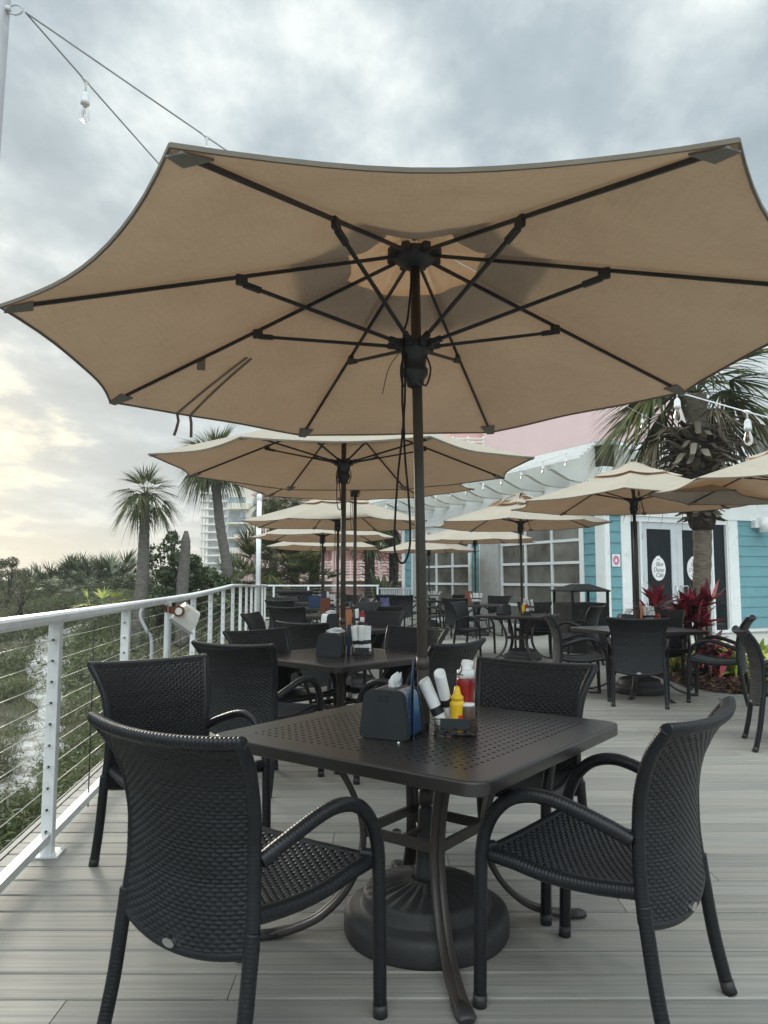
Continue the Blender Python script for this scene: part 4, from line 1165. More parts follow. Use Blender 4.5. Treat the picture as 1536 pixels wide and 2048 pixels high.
mb = MB(); mb.fbox(GW, -.02, 9.82, .0, .042, 3.823, 4.297); mb.fbox(EW, -.06, 11., .0, .042, 3.823, 4.3); mb.build('slat_shade_board', M['bark_dark'], bl, C0)  # dark board added behind the slats, painting the shade in their gaps
for a0, a1 in ((4.02, 4.92), (8.62, 8.92)):
    mb = MB(); mb.fbox(GW, a0, a1, .0, .10, 0, 2.95); mb.build('pillar', M['greywall'], bl, C0)
for a0, a1 in ((.80, 4.0), (5.60, 8.50)):
    g = MB(); cols = 3; rows = 5; hp = .53; zb = .08
    zt = zb + rows * hp
    for r_ in range(rows + 1): g.fbox(GW, a0, a1, -.05, .02, zb + r_ * hp - .03, zb + r_ * hp + .035)
    for c in range(cols + 1):
        a = a0 + (a1 - a0) * c / cols; g.fbox(GW, a - .035, a + .035, -.045, .014, zb + .036, zt + .03)
    g.fbox(GW, a0, a1, -.05, .01, zt + .035, 2.95)
    gd_ = g.build('garage_door', M['white'], bl, C0)
    pmb = MB(); pmb.fbox(GW, a0, a1, -.035, -.025, zb, zt); pmb.build('pane', M['frosted'], gd_, C0)
# entrance: sidelights and double door
mb = MB(); mb.fbox(EW, .68, .72, -.08, .03, 0, 2.72); mb.fbox(EW, .98, 1.04, -.08, .03, 0, 2.72); mb.fbox(EW, 3.20, 3.26, -.08, .03, 0, 2.72); mb.fbox(EW, 3.70, 3.74, -.08, .03, 0, 2.72)
mb.fbox(EW, .68, 3.74, -.082, .032, 2.60, 2.718); mb.fbox(EW, .72, .98, -.081, .025, .0, .06); mb.fbox(EW, 3.26, 3.7, -.081, .025, 0, .06); mb.build('entrance_frame', M['white'], bl, C0)
for a0, a1 in ((.72, .98), (3.26, 3.70)):
    mb = MB(); mb.fbox(EW, a0, a1, -.05, -.04, .06, 2.6); mb.build('sidelight', M['darkglass'], bl, C0)
def text_obj(txt, size, mat, parent, loc, mtx, shear=.25):
    cu = bpy.data.curves.new('t', 'FONT'); cu.body = txt; cu.size = size; cu.align_x = 'CENTER'; cu.align_y = 'CENTER'; cu.extrude = .0008; cu.shear = shear; cu.space_character = .86; cu.offset = -.0012
    ob = bpy.data.objects.new('t', cu); COL.objects.link(ob); dg = bpy.context.evaluated_depsgraph_get()
    me = bpy.data.meshes.new_from_object(ob.evaluated_get(dg)); bpy.data.objects.remove(ob)
    V = np.array([tuple(Vector(loc) + mtx @ v.co) for v in me.vertices]); return V, [tuple(p.vertices) for p in me.polygons]
for a0, a1, hs in ((1.04, 2.12, 1), (2.125, 3.20, -1)):
    d = MB(); st = .17
    d.fbox(EW, a0, a0 + st, -.06, .0, .02, 2.6); d.fbox(EW, a1 - st, a1, -.06, .0, .02, 2.6); d.fbox(EW, a0 + st, a1 - st, -.059, -.001, .02, .32); d.fbox(EW, a0 + st, a1 - st, -.059, -.001, 2.44, 2.6)
    dr = d.build('door', M['doorframe'], bl, C0)
    mb = MB(); mb.fbox(EW, a0 + st, a1 - st, -.035, -.025, .32, 2.44); mb.build('pane', M['darkglass'], dr, C0)
    ha = a1 - .09 if hs > 0 else a0 + .09
    mb = MB(); dx = .16 if hs < 0 else -.05
    if hs < 0:
        mb.tube(catmull([EW(ha - .02, .0, .72), EW(ha - .02, .075, .74), EW(ha - .02, .08, .80), EW(ha - .02, .08, 1.05), EW(ha - .02, .075, 1.10), EW(ha - .02, 0, 1.12)], 24), .016, 8)
        mb.tube(catmull([EW(ha - .02, .075, 1.11), EW(ha + .10, .075, 1.12), EW(ha + .14, .075, 1.08), EW(ha + .14, .075, .78), EW(ha + .10, .075, .73), EW(ha - .02, .075, .74)], 30), .016, 8)
    else:
        mb.tube([EW(ha, 0, .78), EW(ha, .06, .78), EW(ha, .06, 1.1), EW(ha, 0, 1.1)], .013, 8)
    mb.build('handle', M['steel'], dr, C0)
    if hs > 0:
        mb = MB()
        for z in (.35, 1.25, 2.2): mb.fbox(EW, a0 + .02, a0 + .05, .0, .012, z, z + .13)
        mb.build('hinge', M['greywall'], dr, C0)
    ac = (a0 + a1) / 2 - .02; zc = 1.52
    pl = MB(); an = np.linspace(0, 2 * PI, 40, endpoint=False)
    pl.add([EW(ac + .205 * math.cos(x), -.012, zc + .275 * math.sin(x)) for x in an] + [EW(ac + .205 * math.cos(x), -.024, zc + .275 * math.sin(x)) for x in an],
           [tuple(range(39, -1, -1))] + [(i, (i + 1) % 40, 40 + (i + 1) % 40, 40 + i) for i in range(40)])
    sg = pl.build('oval_sign', M['whiteplastic'], dr, C0)
    tx = MB(); mt = Matrix((eu, Vector((0, 0, 1)), en)).transposed()
    for w_, sz, dz, da in (('Blue', .145, .105, .02), ('Dunes', .140, -.025, .0), ('Cafe', .145, -.15, .02)):
        V, Fs = text_obj(w_, sz, None, None, EW(ac + da, -.0105, zc + dz), mt); tx.add(V, Fs)
    tx.build('lettering', M['spacer'], sg, C0)
    tx = MB()
    for s in (-1, 1):                                                # small bird-like crest at the top of the oval
        tx.add([EW(ac, -.010, zc + .205), EW(ac + s * .055, -.010, zc + .235), EW(ac + s * .03, -.010, zc + .205), EW(ac + s * .04, -.010, zc + .195)], [(0, 1, 2, 3)])
    tx.build('crest', M['spacer'], sg, C0)
    tx = MB(); tx.add([EW(ac + x, -.0125, zc + .26 + z) for x, z in ((-.08, 0), (-.07, .03), (-.03, .025), (-.01, .05), (.01, .03), (.05, .045), (.045, .01), (.06, -.02), (-.05, -.02))], [tuple(range(8, -1, -1))]); tx.build('scroll', M['whiteplastic'], sg, C0)
mb = MB(); mb.fbox(EW, .6, 4., -3., -2.9, 0, 3); mb.build('interior_wall', M['spacer'], bl, C0)
# trellis eaves
def rafter(fr, a, z0=3.46, reach=1.34, dz=0.):
    mb = MB()
    poly = [(.05, z0), (.55, z0), (.80, z0 + .04), (1.02, z0 + .13), (1.22, z0 + .22), (reach, z0 + .24), (reach, z0 + .32), (.30, z0 + .83), (.05, z0 + .83)]
    mb.prism(poly, lambda b, z: fr(a - .065, b, z), lambda b, z: fr(a + .065, b, z)); return mb
for a in np.arange(.25, 10., .92): rafter(GW, a).build('rafter', M['rafter'], bl, C0)
for a in (.35, 1.3, 2.6, 3.9, 5.2, 6.5, 7.8): rafter(EW, a).build('rafter', M['rafter'], bl, C0)
zr_ = 3.885
for k in range(5):
    mb = MB(); b = 1.34 - k * .20; zr_ = 3.79 + .105 * k; mb.fbox(GW, -b * .55 - .05, 10.2, b, b + .035, zr_, zr_ + .054); mb.build('trellis_slat', M['trim'], bl, C0)
    mb = MB(); mb.fbox(EW, -b * .0 + .02, 9.0, b, b + .035, zr_ + .004, zr_ + .058); mb.build('trellis_slat', M['trim'], bl, C0)
mb = MB(); mb.fbox(GW, -.2, 10.2, -4, .10, 4.30, 4.40); mb.fbox(EW, .0, 11, -4, .10, 4.305, 4.405); mb.build('roof', M['greywall'], bl, C0)  # roof greyed so its colour also stands for shade between the slats
mb = MB(); mb.fbox(EW, 4.55, 9., -2.6, -.6, 4.405, 5.35); mb.build('upper_wall', M['greywall'], bl, C0)
mb = MB(); mb.fbox(EW, 5.05, 5.13, -.598, -.55, 4.41, 5.35); mb.fbox(EW, 5.13, 9., -.598, -.55, 4.41, 4.49); mb.fbox(EW, 4.5, 9., -2.65, -.5, 5.352, 5.44); mb.build('upper_window_frame', M['trim'], bl, C0)
mb = MB(); mb.fbox(EW, 5.13, 9., -.596, -.575, 4.49, 5.32); mb.build('upper_window', M['frosted'], bl, C0)
# wall lamp and wall sign
p = Vector(EW(4.80, .0, 2.62)); wl = thing('wall_lamp', 'white cylinder lamp on the teal siding right of the entrance', 'wall lamp', p)
mb = MB(); q = Vector(EW(4.80, .22, 0)); mb.lathe([(.115, -.19), (.125, -.19), (.125, .19), (.115, .19), (.115, -.19)], 28, (q.x, q.y, 2.62), cap=False); mb.lathe([(.114, .10), (.0, .10)], 28, (q.x, q.y, 2.62), cap=False); mb.build('shade', M['lampwhite'], wl, p)
mb = MB(); mb.fbox(EW, 4.55, 4.76, .02, .16, 2.55, 2.74); mb.build('bracket', M['lampwhite'], wl, p)
p = Vector(EW(.275, .031, 1.70)); ws = thing('wall_sign', 'small white notice with a pink rosette on the teal siding by the entrance', 'sign', p)
mb = MB(); mb.fbox(EW, .16, .39, .031, .036, 1.56, 1.84); mb.build('board', M['whiteplastic'], ws, p)
mb = MB(); an = np.linspace(0, 2 * PI, 60, endpoint=False); rr_ = .088 + .006 * np.cos(an * 14)
mb.add([EW(.275 + r_ * math.cos(x), .0375, 1.70 + 1.22 * r_ * math.sin(x)) for x, r_ in zip(an, rr_)], [tuple(range(59, -1, -1))]); mb.build('rosette', M['pinksign'], ws, p)
mb = MB(); mb.add([EW(.275 + x, .0385, 1.70 + z) for x, z in ((-.03, -.035), (.03, -.035), (.03, .015), (0, .045), (-.03, .015))], [(4, 3, 2, 1, 0)]); mb.build('emblem', M['whiteplastic'], ws, p)
# ------------------------------------------------------------------ rubbish bin
bn = thing('rubbish_bin', 'square dark metal rubbish bin with a hipped lid on posts, before the garage door', 'bin', (3.50, 13.45, 0), R(14))
w = .36
mb = MB(); mb.box((0, 0, .43), (2 * w, 2 * w, .86), bev=.012); bd = mb.build('body', M['can'], bn)
mb = MB()
for k in range(26):
    x = rnd.uniform(-.27, .27); z = .64 + rnd.uniform(-.08, .10); a = np.linspace(0, 2 * PI, 8, endpoint=False)
    mb.add([(x + .017 * math.cos(t), -w - .002, z + .017 * math.sin(t)) for t in a], [tuple(range(8))])
    mb.add([(w + .002, x + .017 * math.cos(t), z + .017 * math.sin(t)) for t in a], [tuple(range(8))])
mb.build('perforation', M['wire'], bd)
for sx_ in (-1, 1):
    for sy in (-1, 1):
        mb = MB(); mb.box((sx_ * (w - .02), sy * (w - .02), .955), (.04, .04, .20)); mb.build('post', M['can'], bn)
mb = MB(); mb.add([(-w - .02, -w - .02, 1.055), (w + .02, -w - .02, 1.055), (w + .02, w + .02, 1.055), (-w - .02, w + .02, 1.055), (-w - .02, -w - .02, 1.08), (w + .02, -w - .02, 1.08), (w + .02, w + .02, 1.08), (-w - .02, w + .02, 1.08), (-.12, -.12, 1.19), (.12, -.12, 1.19), (.12, .12, 1.19), (-.12, .12, 1.19)],
   [(3, 2, 1, 0), (0, 1, 5, 4), (1, 2, 6, 5), (2, 3, 7, 6), (3, 0, 4, 7), (4, 5, 9, 8), (5, 6, 10, 9), (6, 7, 11, 10), (7, 4, 8, 11), (8, 9, 10, 11)]); mb.build('lid', M['can'], bn)
# service cabinet by the far rail
sc = thing('service_cabinet', 'low dark cabinet standing at the far railing behind the hindmost chairs', 'cabinet', (-2.55, 21.6, 0), R(4))
mb = MB(); mb.box((0, 0, .46), (.95, .5, .84), bev=.02); mb.build('body', M['can'], sc)
mb = MB(); mb.box((0, 0, .925), (1.06, .58, .07), bev=.02); mb.build('lid', M['wicker'], sc)
mb = MB(); mb.box((-.24, -.258, .46), (.44, .02, .74), bev=.004); mb.build('door', M['wicker'], sc); mb = MB(); mb.box((.24, -.258, .46), (.44, .02, .74), bev=.004); mb.build('door', M['wicker'], sc)

# ------------------------------------------------------------------ posts, floodlight, string lights
lp = thing('light_post', 'tall white capped post in the railing at the far left corner of the deck', 'post', (rail_x(19.8) - .02, 19.8, 0))
mb = MB(); mb.lathe([(.065, 0), (.065, 3.42)], 20); mb.build('shaft', M['white'], lp)
mb = MB(); mb.lathe([(.066, 3.36), (.074, 3.37), (.074, 3.48), (.055, 3.53), (0, 3.55)], 20); mb.build('cap', M['white'], lp)
hook = at_y(30, 22, 2.95)
npx = at_y(-14, 160, 2.95).x
n_x = at_y(18, 20, 2.95).x - .045
lq = thing('light_post', 'grey-white round post cut off by the left picture edge, string lights hooked to it', 'post', (n_x - .075, 2.95, 0))
lq.rotation_euler = (0, .0205, 0)
mb = MB(); mb.lathe([(.045, 0), (.045, 4.1)], 24); mb.build('shaft', M['whitepost_shaded'], lq)
mb = MB(); a = np.linspace(0, 2 * PI, 20); hz_ = hook.z - .0
mb.tube(np.stack([.045 + .032 + .030 * np.cos(a), 0 * a - .01, hz_ + .022 * np.sin(a)], -1), .0045, 8); mb.lathe([(.014, -.01), (.014, .01)], 12, (.045, -.01, hz_)); mb.build('eye_hook', M['conduit'], lq)
HOOK = np.array([n_x + .118, 2.94, hz_ - .012])
M['wirewhite'] = plain('white_cable', (.70, .71, .72), .5)
M['wiregrey'] = plain('grey_cable', (.34, .36, .39), .5)
def sag(p, q, s, n=80):
    t = np.linspace(0, 1, n)[:, None]; P = np.asarray(p) * (1 - t) + np.asarray(q) * t; P[:, 2] -= s * (4 * t * (1 - t))[:, 0]; return P
def strand(label, p, q, s, bulbs, cab, r=.0042, drop=.055, grp='string lights', scale=1.):
    P = sag(p, q, s, 160); o = Vector(p)
    st = thing('string_light', label, 'string lights', o, 0, grp)
    mb = MB(); mb.tube(P, r, 6); mb.build('cable', M[cab], st, o)
    d = np.linalg.norm(np.diff(P, axis=0), axis=1); S = np.concatenate([[0], np.cumsum(d)])
    for b in bulbs:
        c = np.array([np.interp(b, S, P[:, i]) for i in range(3)]); e = np.array([np.interp(b + .03, S, P[:, i]) for i in range(3)]); e0 = np.array([np.interp(b - .03, S, P[:, i]) for i in range(3)])
        mb = MB(); z = c[2]; k = scale
        mb.tube([e0, c, e], [.006 * k, .011 * k, .006 * k], 8)
        mb.tube([c, (c[0], c[1], z - drop * .4), (c[0], c[1], z - drop - .01)], [.010 * k, .005 * k, .0045 * k], 8)
        mb.lathe([(.006 * k, 0), (.014 * k, -.008 * k), (.0185 * k, -.022 * k), (.0185 * k, -.042 * k), (.0205 * k, -.044 * k), (.0205 * k, -.062 * k), (.015 * k, -.064 * k)], 16, (c[0], c[1], z - drop))
        so_ = mb.build('socket', M['wirewhite'], st, o)
        zb = z - drop - .063 * k
        mb = MB(); mb.lathe([(.0125 * k, 0), (.014 * k, -.012 * k), (.021 * k, -.035 * k), (.0235 * k, -.055 * k), (.020 * k, -.073 * k), (.010 * k, -.084 * k), (.0, -.087 * k)], 18, (c[0], c[1], zb)); mb.build('bulb', M['bulb'], so_, o)
        mb = MB(); mb.tube([(c[0] - .004 * k, c[1], zb), (c[0] - .006 * k, c[1], zb - .05 * k), (c[0], c[1], zb - .02 * k), (c[0] + .006 * k, c[1], zb - .05 * k), (c[0] + .004 * k, c[1], zb)], .0011 * k, 5); mb.build('filament', M['filament'], so_, o)
    return st
farp = np.array([rail_x(19.8) - .02, 19.8, 3.36])
B1 = np.array(at_y(315, 310, 4.05)); d1 = (B1 - HOOK)
q1 = farp
S1 = np.linalg.norm(np.array(at_y(168, 160, 3.35)) - HOOK)
# strand one dips behind the umbrella on its way to the far post
q1 = Vector(GW(3.4, 1.36, 3.97))
def find_s(p, q, s, px):
    P = sag(p, q, s, 400); d = np.concatenate([[0], np.cumsum(np.linalg.norm(np.diff(P, axis=0), axis=1))])
    yy = P[:, 1] * math.cos(TH) + (P[:, 2] - H) * math.sin(TH); u = 768 + F * P[:, 0] / yy
    return float(d[np.argmin(np.abs(u - px))])
S1 = find_s(HOOK, q1, .30, 170)
strand('grey light string with one clear bulb, slanting steeply from the left post', HOOK, q1, .30, [S1 + 1.5 * k for k in range(9)], 'wiregrey')
corner = Vector(EW(3.2, 1.40, 3.98))
strand('grey light string running above the front umbrella towards the restaurant corner', HOOK, corner, .35, [find_s(HOOK, corner, .35, 413) + 1.5 * k for k in range(8)], 'wiregrey')
pa = np.array(GW(10.1, 1.52, 3.70)); pb = np.array(GW(-.6, 1.50, 3.92))
strand('white light string hung along the restaurant eave', pa, pb, .12, list(np.arange(.5, 11.2, .78)), 'wirewhite', r=.006, scale=1.3, drop=.10)
ra_ = np.array(at_y(1385, 783, 5.6)); rb_ = np.array(at_y(1536, 821, 5.0)); dd_ = (rb_ - ra_) / np.linalg.norm(rb_ - ra_)
strand('white light string with clear bulbs in front of the palm by the entrance', ra_ - dd_ * 2.6 + np.array([0, 0, .12]), rb_ + dd_ * 2., .10, [1.6, 2.6 - .105, 2.6 + .60, 4.1], 'wirewhite', r=.0055, scale=1.28, drop=.05)
# floodlight with its rusty bracket on the third post
fy = 6.42; fx = rail_x(fy) + .09
fl = thing('floodlight', 'weathered white floodlight on a rusty bracket fixed to a railing post', 'floodlight', (fx, fy, .98))
mb = MB()
Mf = Matrix.Rotation(R(38), 3, 'Y') @ Matrix.Rotation(R(20), 3, 'Z')
def ft(x, y, z): v = Mf @ Vector((x, y, z)); return (v.x + .09, v.y, v.z - .03)
fr0 = [(-.10, -.07), (.10, -.07), (.10, .07), (-.10, .07)]; fr1 = [(-.075, -.055), (.075, -.055), (.075, .055), (-.075, .055)]
v = [ft(x, y, -.085) for x, y in fr0] + [ft(x, y, .005) for x, y in fr0] + [ft(x, y, .085) for x, y in fr1]
mb.add(v, [(3, 2, 1, 0)] + [(i, (i + 1) % 4, 4 + (i + 1) % 4, 4 + i) for i in range(4)] + [(4 + i, 4 + (i + 1) % 4, 8 + (i + 1) % 4, 8 + i) for i in range(4)] + [(8, 9, 10, 11)])
mb.build('housing', M['floodbody'], fl)
mb = MB(); v = [ft(x * 1.09, y * 1.12, -.095) for x, y in fr0] + [ft(x * 1.09, y * 1.12, -.07) for x, y in fr0]; mb.add(v, [(3, 2, 1, 0), (4, 5, 6, 7)] + [(i, (i + 1) % 4, 4 + (i + 1) % 4, 4 + i) for i in range(4)]); mb.build('lens_frame', M['whitepost_shaded'], fl)
mb = MB(); yb = -.115
mb.add([(-.075, yb, .075), (.03, yb, .05), (.03, yb, -.01), (-.08, yb, .02)] + [(-.075, yb + .006, .075), (.03, yb + .006, .05), (.03, yb + .006, -.01), (-.08, yb + .006, .02)], [(3, 2, 1, 0), (4, 5, 6, 7), (0, 1, 5, 4), (1, 2, 6, 5), (2, 3, 7, 6), (3, 0, 4, 7)])
a = np.linspace(0, 2 * PI, 24, endpoint=False)
mb.add([(.055 + .046 * math.cos(t), yb - .001, .02 + .046 * math.sin(t)) for t in a] + [(.055 + .046 * math.cos(t), yb + .012, .02 + .046 * math.sin(t)) for t in a], [tuple(range(24)), tuple(range(47, 23, -1))] + [(i, 24 + i, 24 + (i + 1) % 24, (i + 1) % 24) for i in range(24)])
br_ = mb.build('bracket', M['rust'], fl)
mb = MB(); mb.add([(.055 + .030 * math.cos(t), yb - .004, .02 + .030 * math.sin(t)) for t in a] + [(.055 + .030 * math.cos(t), yb, .02 + .030 * math.sin(t)) for t in a], [tuple(range(24))] + [(i, 24 + i, 24 + (i + 1) % 24, (i + 1) % 24) for i in range(24)]); mb.build('knuckle_disc', M['floodbody'], br_)
mb = MB(); mb.tube(catmull([(-.13, -.02, .10), (-.24, -.03, .085), (-.29, -.03, -.02), (-.235, -.02, -.15), (-.20, 0, -.24), (-.20, 0, -.6), (-.20, 0, -.98)], 50), .014, 10); mb.tube([(-.035, -.10, .08), (-.035, -.10, -.97)], .016, 10); mb.build('conduit', M['conduit'], fl)

# ------------------------------------------------------------------ pink hotel, towers
hp = thing('pink_hotel', 'long pink hotel wing with white slatted balconies beyond the end of the deck', 'hotel', (-3, 44, 0)); ho = (-3, 44, 0)
mb = MB(); mb.box((-2.6, 47, 2.6), (9.8, 6, 7.4)); mb.box((-7.9, 47, 1.4), (1.2, 6, 4.6)); mb.build('wall', M['stucco'], hp, ho)
mb = MB(); mb.box((-2.6, 47, 6.4), (10.4, 6.8, .35)); mb.box((-7.9, 47, 3.8), (1.7, 6.6, .22)); mb.build('roof', M['pinktrim'], hp, ho)
for i, x in enumerate((-6.2, -3.9, -1.6, .6)):
    for z in (.35, 2.35, 4.4):
        mb = MB(); mb.box((x, 43.96, z), (1.35, .2, 1.5)); mb.build('recess', M['pinkdeep'], hp, ho)
    for z in (1.9, 3.9):
        bal = MB(); bal.box((x, 43.4, z - .62), (1.9, 1.2, .16))
        for k in range(6): bal.box((x, 42.84, z - .42 + k * .16), (1.86, .04, .07))
        for s in (-.92, -.3, .3, .92): bal.box((x + s, 42.86, z - .05), (.07, .05, 1.1))
        bal.build('balcony', M['pinktrim'], hp, ho)
    mb = MB(); mb.box((x + 1.05, 43.7, 2.2), (.35, .5, 6.6)); mb.build('pier', M['stucco'], hp, ho)
hp2 = thing('pink_hotel', 'tall blank pink hotel wall rising behind the restaurant eave', 'hotel', (9, 34, 0)); ho = (9, 34, 0)
mb = MB(); mb.box((9.2, 37, 5.2), (9.2, 6, 10.4)); mb.build('wall', M['stucco'], hp2, ho)
bal = MB()
for k in range(7): bal.box((3.85, 33.9, 6.75 + k * .16), (1.5, .05, .075))
for s in (-.7, .0, .7): bal.box((3.85 + s, 33.92, 7.2), (.08, .05, 1.25))
bal.box((3.85, 34.4, 6.6), (1.6, 1.2, .16)); bal.build('balcony', M['towerwhite'], hp2, ho)
mb = MB(); mb.box((3.85, 37, 5.), (1.5, 5, 10)); mb.build('stair_bay', M['pinkdeep'], hp2, ho)
tw = thing('glass_tower', 'hazy glass tower with white balcony edges, farthest building on the left', 'tower', (-61, 262, 0)); to_ = (-61, 262, 0)
def tx_(px, Y=250): return (px - 768) / 1500 * Y
X0, X1 = tx_(396), tx_(452)
mb = MB(); mb.box(((X0 + X1) / 2 + .8, 258, 14), (X1 - X0 - 1.8, 12, 34)); mb.build('curtain_wall', M['towerglass'], tw, to_)
mb = MB()
for k in range(13): mb.box(((X0 + X1) / 2 + .2, 257, -1 + 2.6 * k), (X1 - X0 - .6, 15, .55))
mb.build('floor_slab', M['towerwhite'], tw, to_)
mb = MB(); mb.box((tx_(413), 250.6, 14), (.7, 1.2, 35)); mb.box((tx_(402), 250.2, 14), (.5, 1, 34)); mb.box((tx_(440), 250.8, 14), (.5, .8, 34)); mb.build('fin', M['towerwhite'], tw, to_)
cd = thing('condo_tower', 'cream apartment block with rounded balconies behind the leaning palm', 'apartment block', (-27, 122, 0)); to_ = (-27, 122, 0)
def cx_(px, Y=118): return (px - 768) / 1500 * Y
mb = MB(); mb.box((cx_(545), 126, 9), (cx_(605) - cx_(470), 14, 30)); mb.build('wall', M['cream'], cd, to_)
for k in range(6):
    z = 2.7 + k * 2.35 - 2
    mb = MB(); a = np.linspace(PI, 1.5 * PI, 8); xl = cx_(448); xr_b = cx_(496)
    pl_ = [(xl + 1.2 + 1.2 * math.cos(t), 118.2 + 2 + 2 * math.sin(t)) for t in a] + [(xr_b, 118.2), (xr_b, 121), (xl, 121)]
    h = .95 if k % 3 == 2 else .28
    mb.add([(x, y, z) for x, y in pl_] + [(x, y, z + h) for x, y in pl_], [tuple(range(len(pl_) - 1, -1, -1)), tuple(range(len(pl_), 2 * len(pl_)))] + [(i, (i + 1) % len(pl_), len(pl_) + (i + 1) % len(pl_), len(pl_) + i) for i in range(len(pl_))])
    bc = mb.build('balcony', M['cream'], cd, to_)
    if h < .5:
        mb = MB()
        for zz_ in (.35, .95): mb.bar((xl + 1.2, 118.25, z + zz_), (xr_b, 118.25, z + zz_), .05, .05)
        for x in np.linspace(xl + 1.2, xr_b, 7): mb.bar((x, 118.25, z + .28), (x, 118.25, z + .98), .04, .04)
        mb.build('rail', M['spacer'], bc, to_)
    mb = MB(); mb.box((cx_(465), 120.4, z + 1.2), (2.2, 1.0, 1.75)); mb.build('window', M['condoglass'], cd, to_)
    mb = MB(); mb.box((cx_(483), 118.95, z + 1.15), (.7, .2, 1.7)); mb.build('window', M['condoglass'], cd, to_)
    mb = MB(); mb.box((cx_(508), 118.95, z + 1.2), (.7, .2, 1.3)); mb.build('window', M['condoglass'], cd, to_)
mb = MB(); mb.box((cx_(474), 121.5, 7.5), (cx_(498) - cx_(452), 3, 20)); mb.build('bay', M['cream'], cd, to_)

# ------------------------------------------------------------------ planting bed and entrance path
bedf = [at_z(x, y, 0) for x, y in ((1168, 1296), (1200, 1316), (1260, 1334), (1310, 1352), (1370, 1373), (1430, 1385), (1490, 1389), (1560, 1390), (1700, 1392))]
bedb = [at_z(x, y, 0) for x, y in ((1180, 1284), (1240, 1288), (1300, 1290), (1360, 1294), (1420, 1300), (1480, 1312), (1520, 1325), (1580, 1333), (1700, 1340))]
mb = MB(); gg = []
for f in np.linspace(0, 1, 9): gg.append([(a.x + (b.x - a.x) * f, a.y + (b.y - a.y) * f, .004 + .05 * math.sin(PI * f)) for a, b in zip(bedf, bedb)])
mb.grid(np.array(gg)); tag(mb.build('planting_bed', M['mulchbase']), kind='structure')
N = 9000; Q = []
gg = np.array(gg)
fi = rng.uniform(0, 8, N); fj = rng.uniform(0, 8, N); i0 = np.clip(fi.astype(int), 0, 7); j0 = np.clip(fj.astype(int), 0, 7); fi -= i0; fj -= j0
c = (gg[i0, j0] * ((1 - fi) * (1 - fj))[:, None] + gg[i0 + 1, j0] * (fi * (1 - fj))[:, None] + gg[i0, j0 + 1] * ((1 - fi) * fj)[:, None] + gg[i0 + 1, j0 + 1] * (fi * fj)[:, None])
c[:, 2] += rng.uniform(.006, .03, N); c[:, :2] += rng.normal(0, .03, (N, 2))
d = rng.normal(0, 1, (N, 3)); d[:, 2] *= .35; d /= np.linalg.norm(d, axis=1)[:, None]; e = np.cross(d, rng.normal(0, .3, (N, 3)) + [0, 0, 1]); e /= np.linalg.norm(e, axis=1)[:, None]
l_ = rng.uniform(.02, .065, N)[:, None]; w_ = rng.uniform(.006, .018, N)[:, None]
mb = MB(); mb.quads(np.stack([c - d * l_ - e * w_, c + d * l_ - e * w_ * .7, c + d * l_ * .9 + e * w_, c - d * l_ + e * w_ * .8], 1)); tag(mb.build('bark_mulch', M['mulch']), kind='stuff')
mb = MB(); pp = [at_z(x, y, .006) for x, y in ((1380, 1274), (1475, 1268), (1700, 1266), (1720, 1339), (1580, 1332), (1520, 1324), (1480, 1311), (1420, 1299), (1380, 1292))]
mb.add([tuple(q) for q in pp] + [(q.x, q.y, -.03) for q in pp], [tuple(range(len(pp) - 1, -1, -1))] + [(i, (i + 1) % 9, 9 + (i + 1) % 9, 9 + i) for i in range(9)]); tag(mb.build('concrete_path', M['concrete']), kind='structure')

# ------------------------------------------------------------------ plants
def blades(base, dirs, length, width, droop, nseg=4, fold=0., jitter=.15, wprof=None):
    """strips growing from base (N,3) along dirs (N,3), bending down"""
    N = len(base); t = np.linspace(0, 1, nseg + 1)
    up = np.array([0, 0, 1.]); sd = np.cross(dirs, up + rng.normal(0, jitter, (N, 3))); sd /= np.linalg.norm(sd, axis=1)[:, None] + 1e-9
    L_ = np.broadcast_to(np.asarray(length, float), (N,))[:, None]; W_ = np.broadcast_to(np.asarray(width, float), (N,))[:, None]; D_ = np.broadcast_to(np.asarray(droop, float), (N,))[:, None]
    rows = []
    for k, tt in enumerate(t):
        c = base + dirs * L_ * tt - up * D_ * L_ * tt ** 2.2
        w = W_ * (wprof[k] if wprof is not None else (1 - tt) ** .7 * (.35 + 1.2 * min(1, tt * 3) * .6))
        rows.append((c - sd * w, c + sd * w))
    V = np.stack([np.stack(r_, 1) for r_ in rows], 1).reshape(N * (nseg + 1) * 2, 3)
    idx = np.arange(N)[:, None] * (nseg + 1) * 2
    f = []
    for k in range(nseg):
        b = idx + 2 * k; f.append(np.concatenate([b, b + 1, b + 3, b + 2], 1))
    return V, np.concatenate(f)
def add_blades(mb, *a, **k):
    V, f = blades(*a, **k); b = mb.verts(V); mb.quad.append((f + b, True, 0))
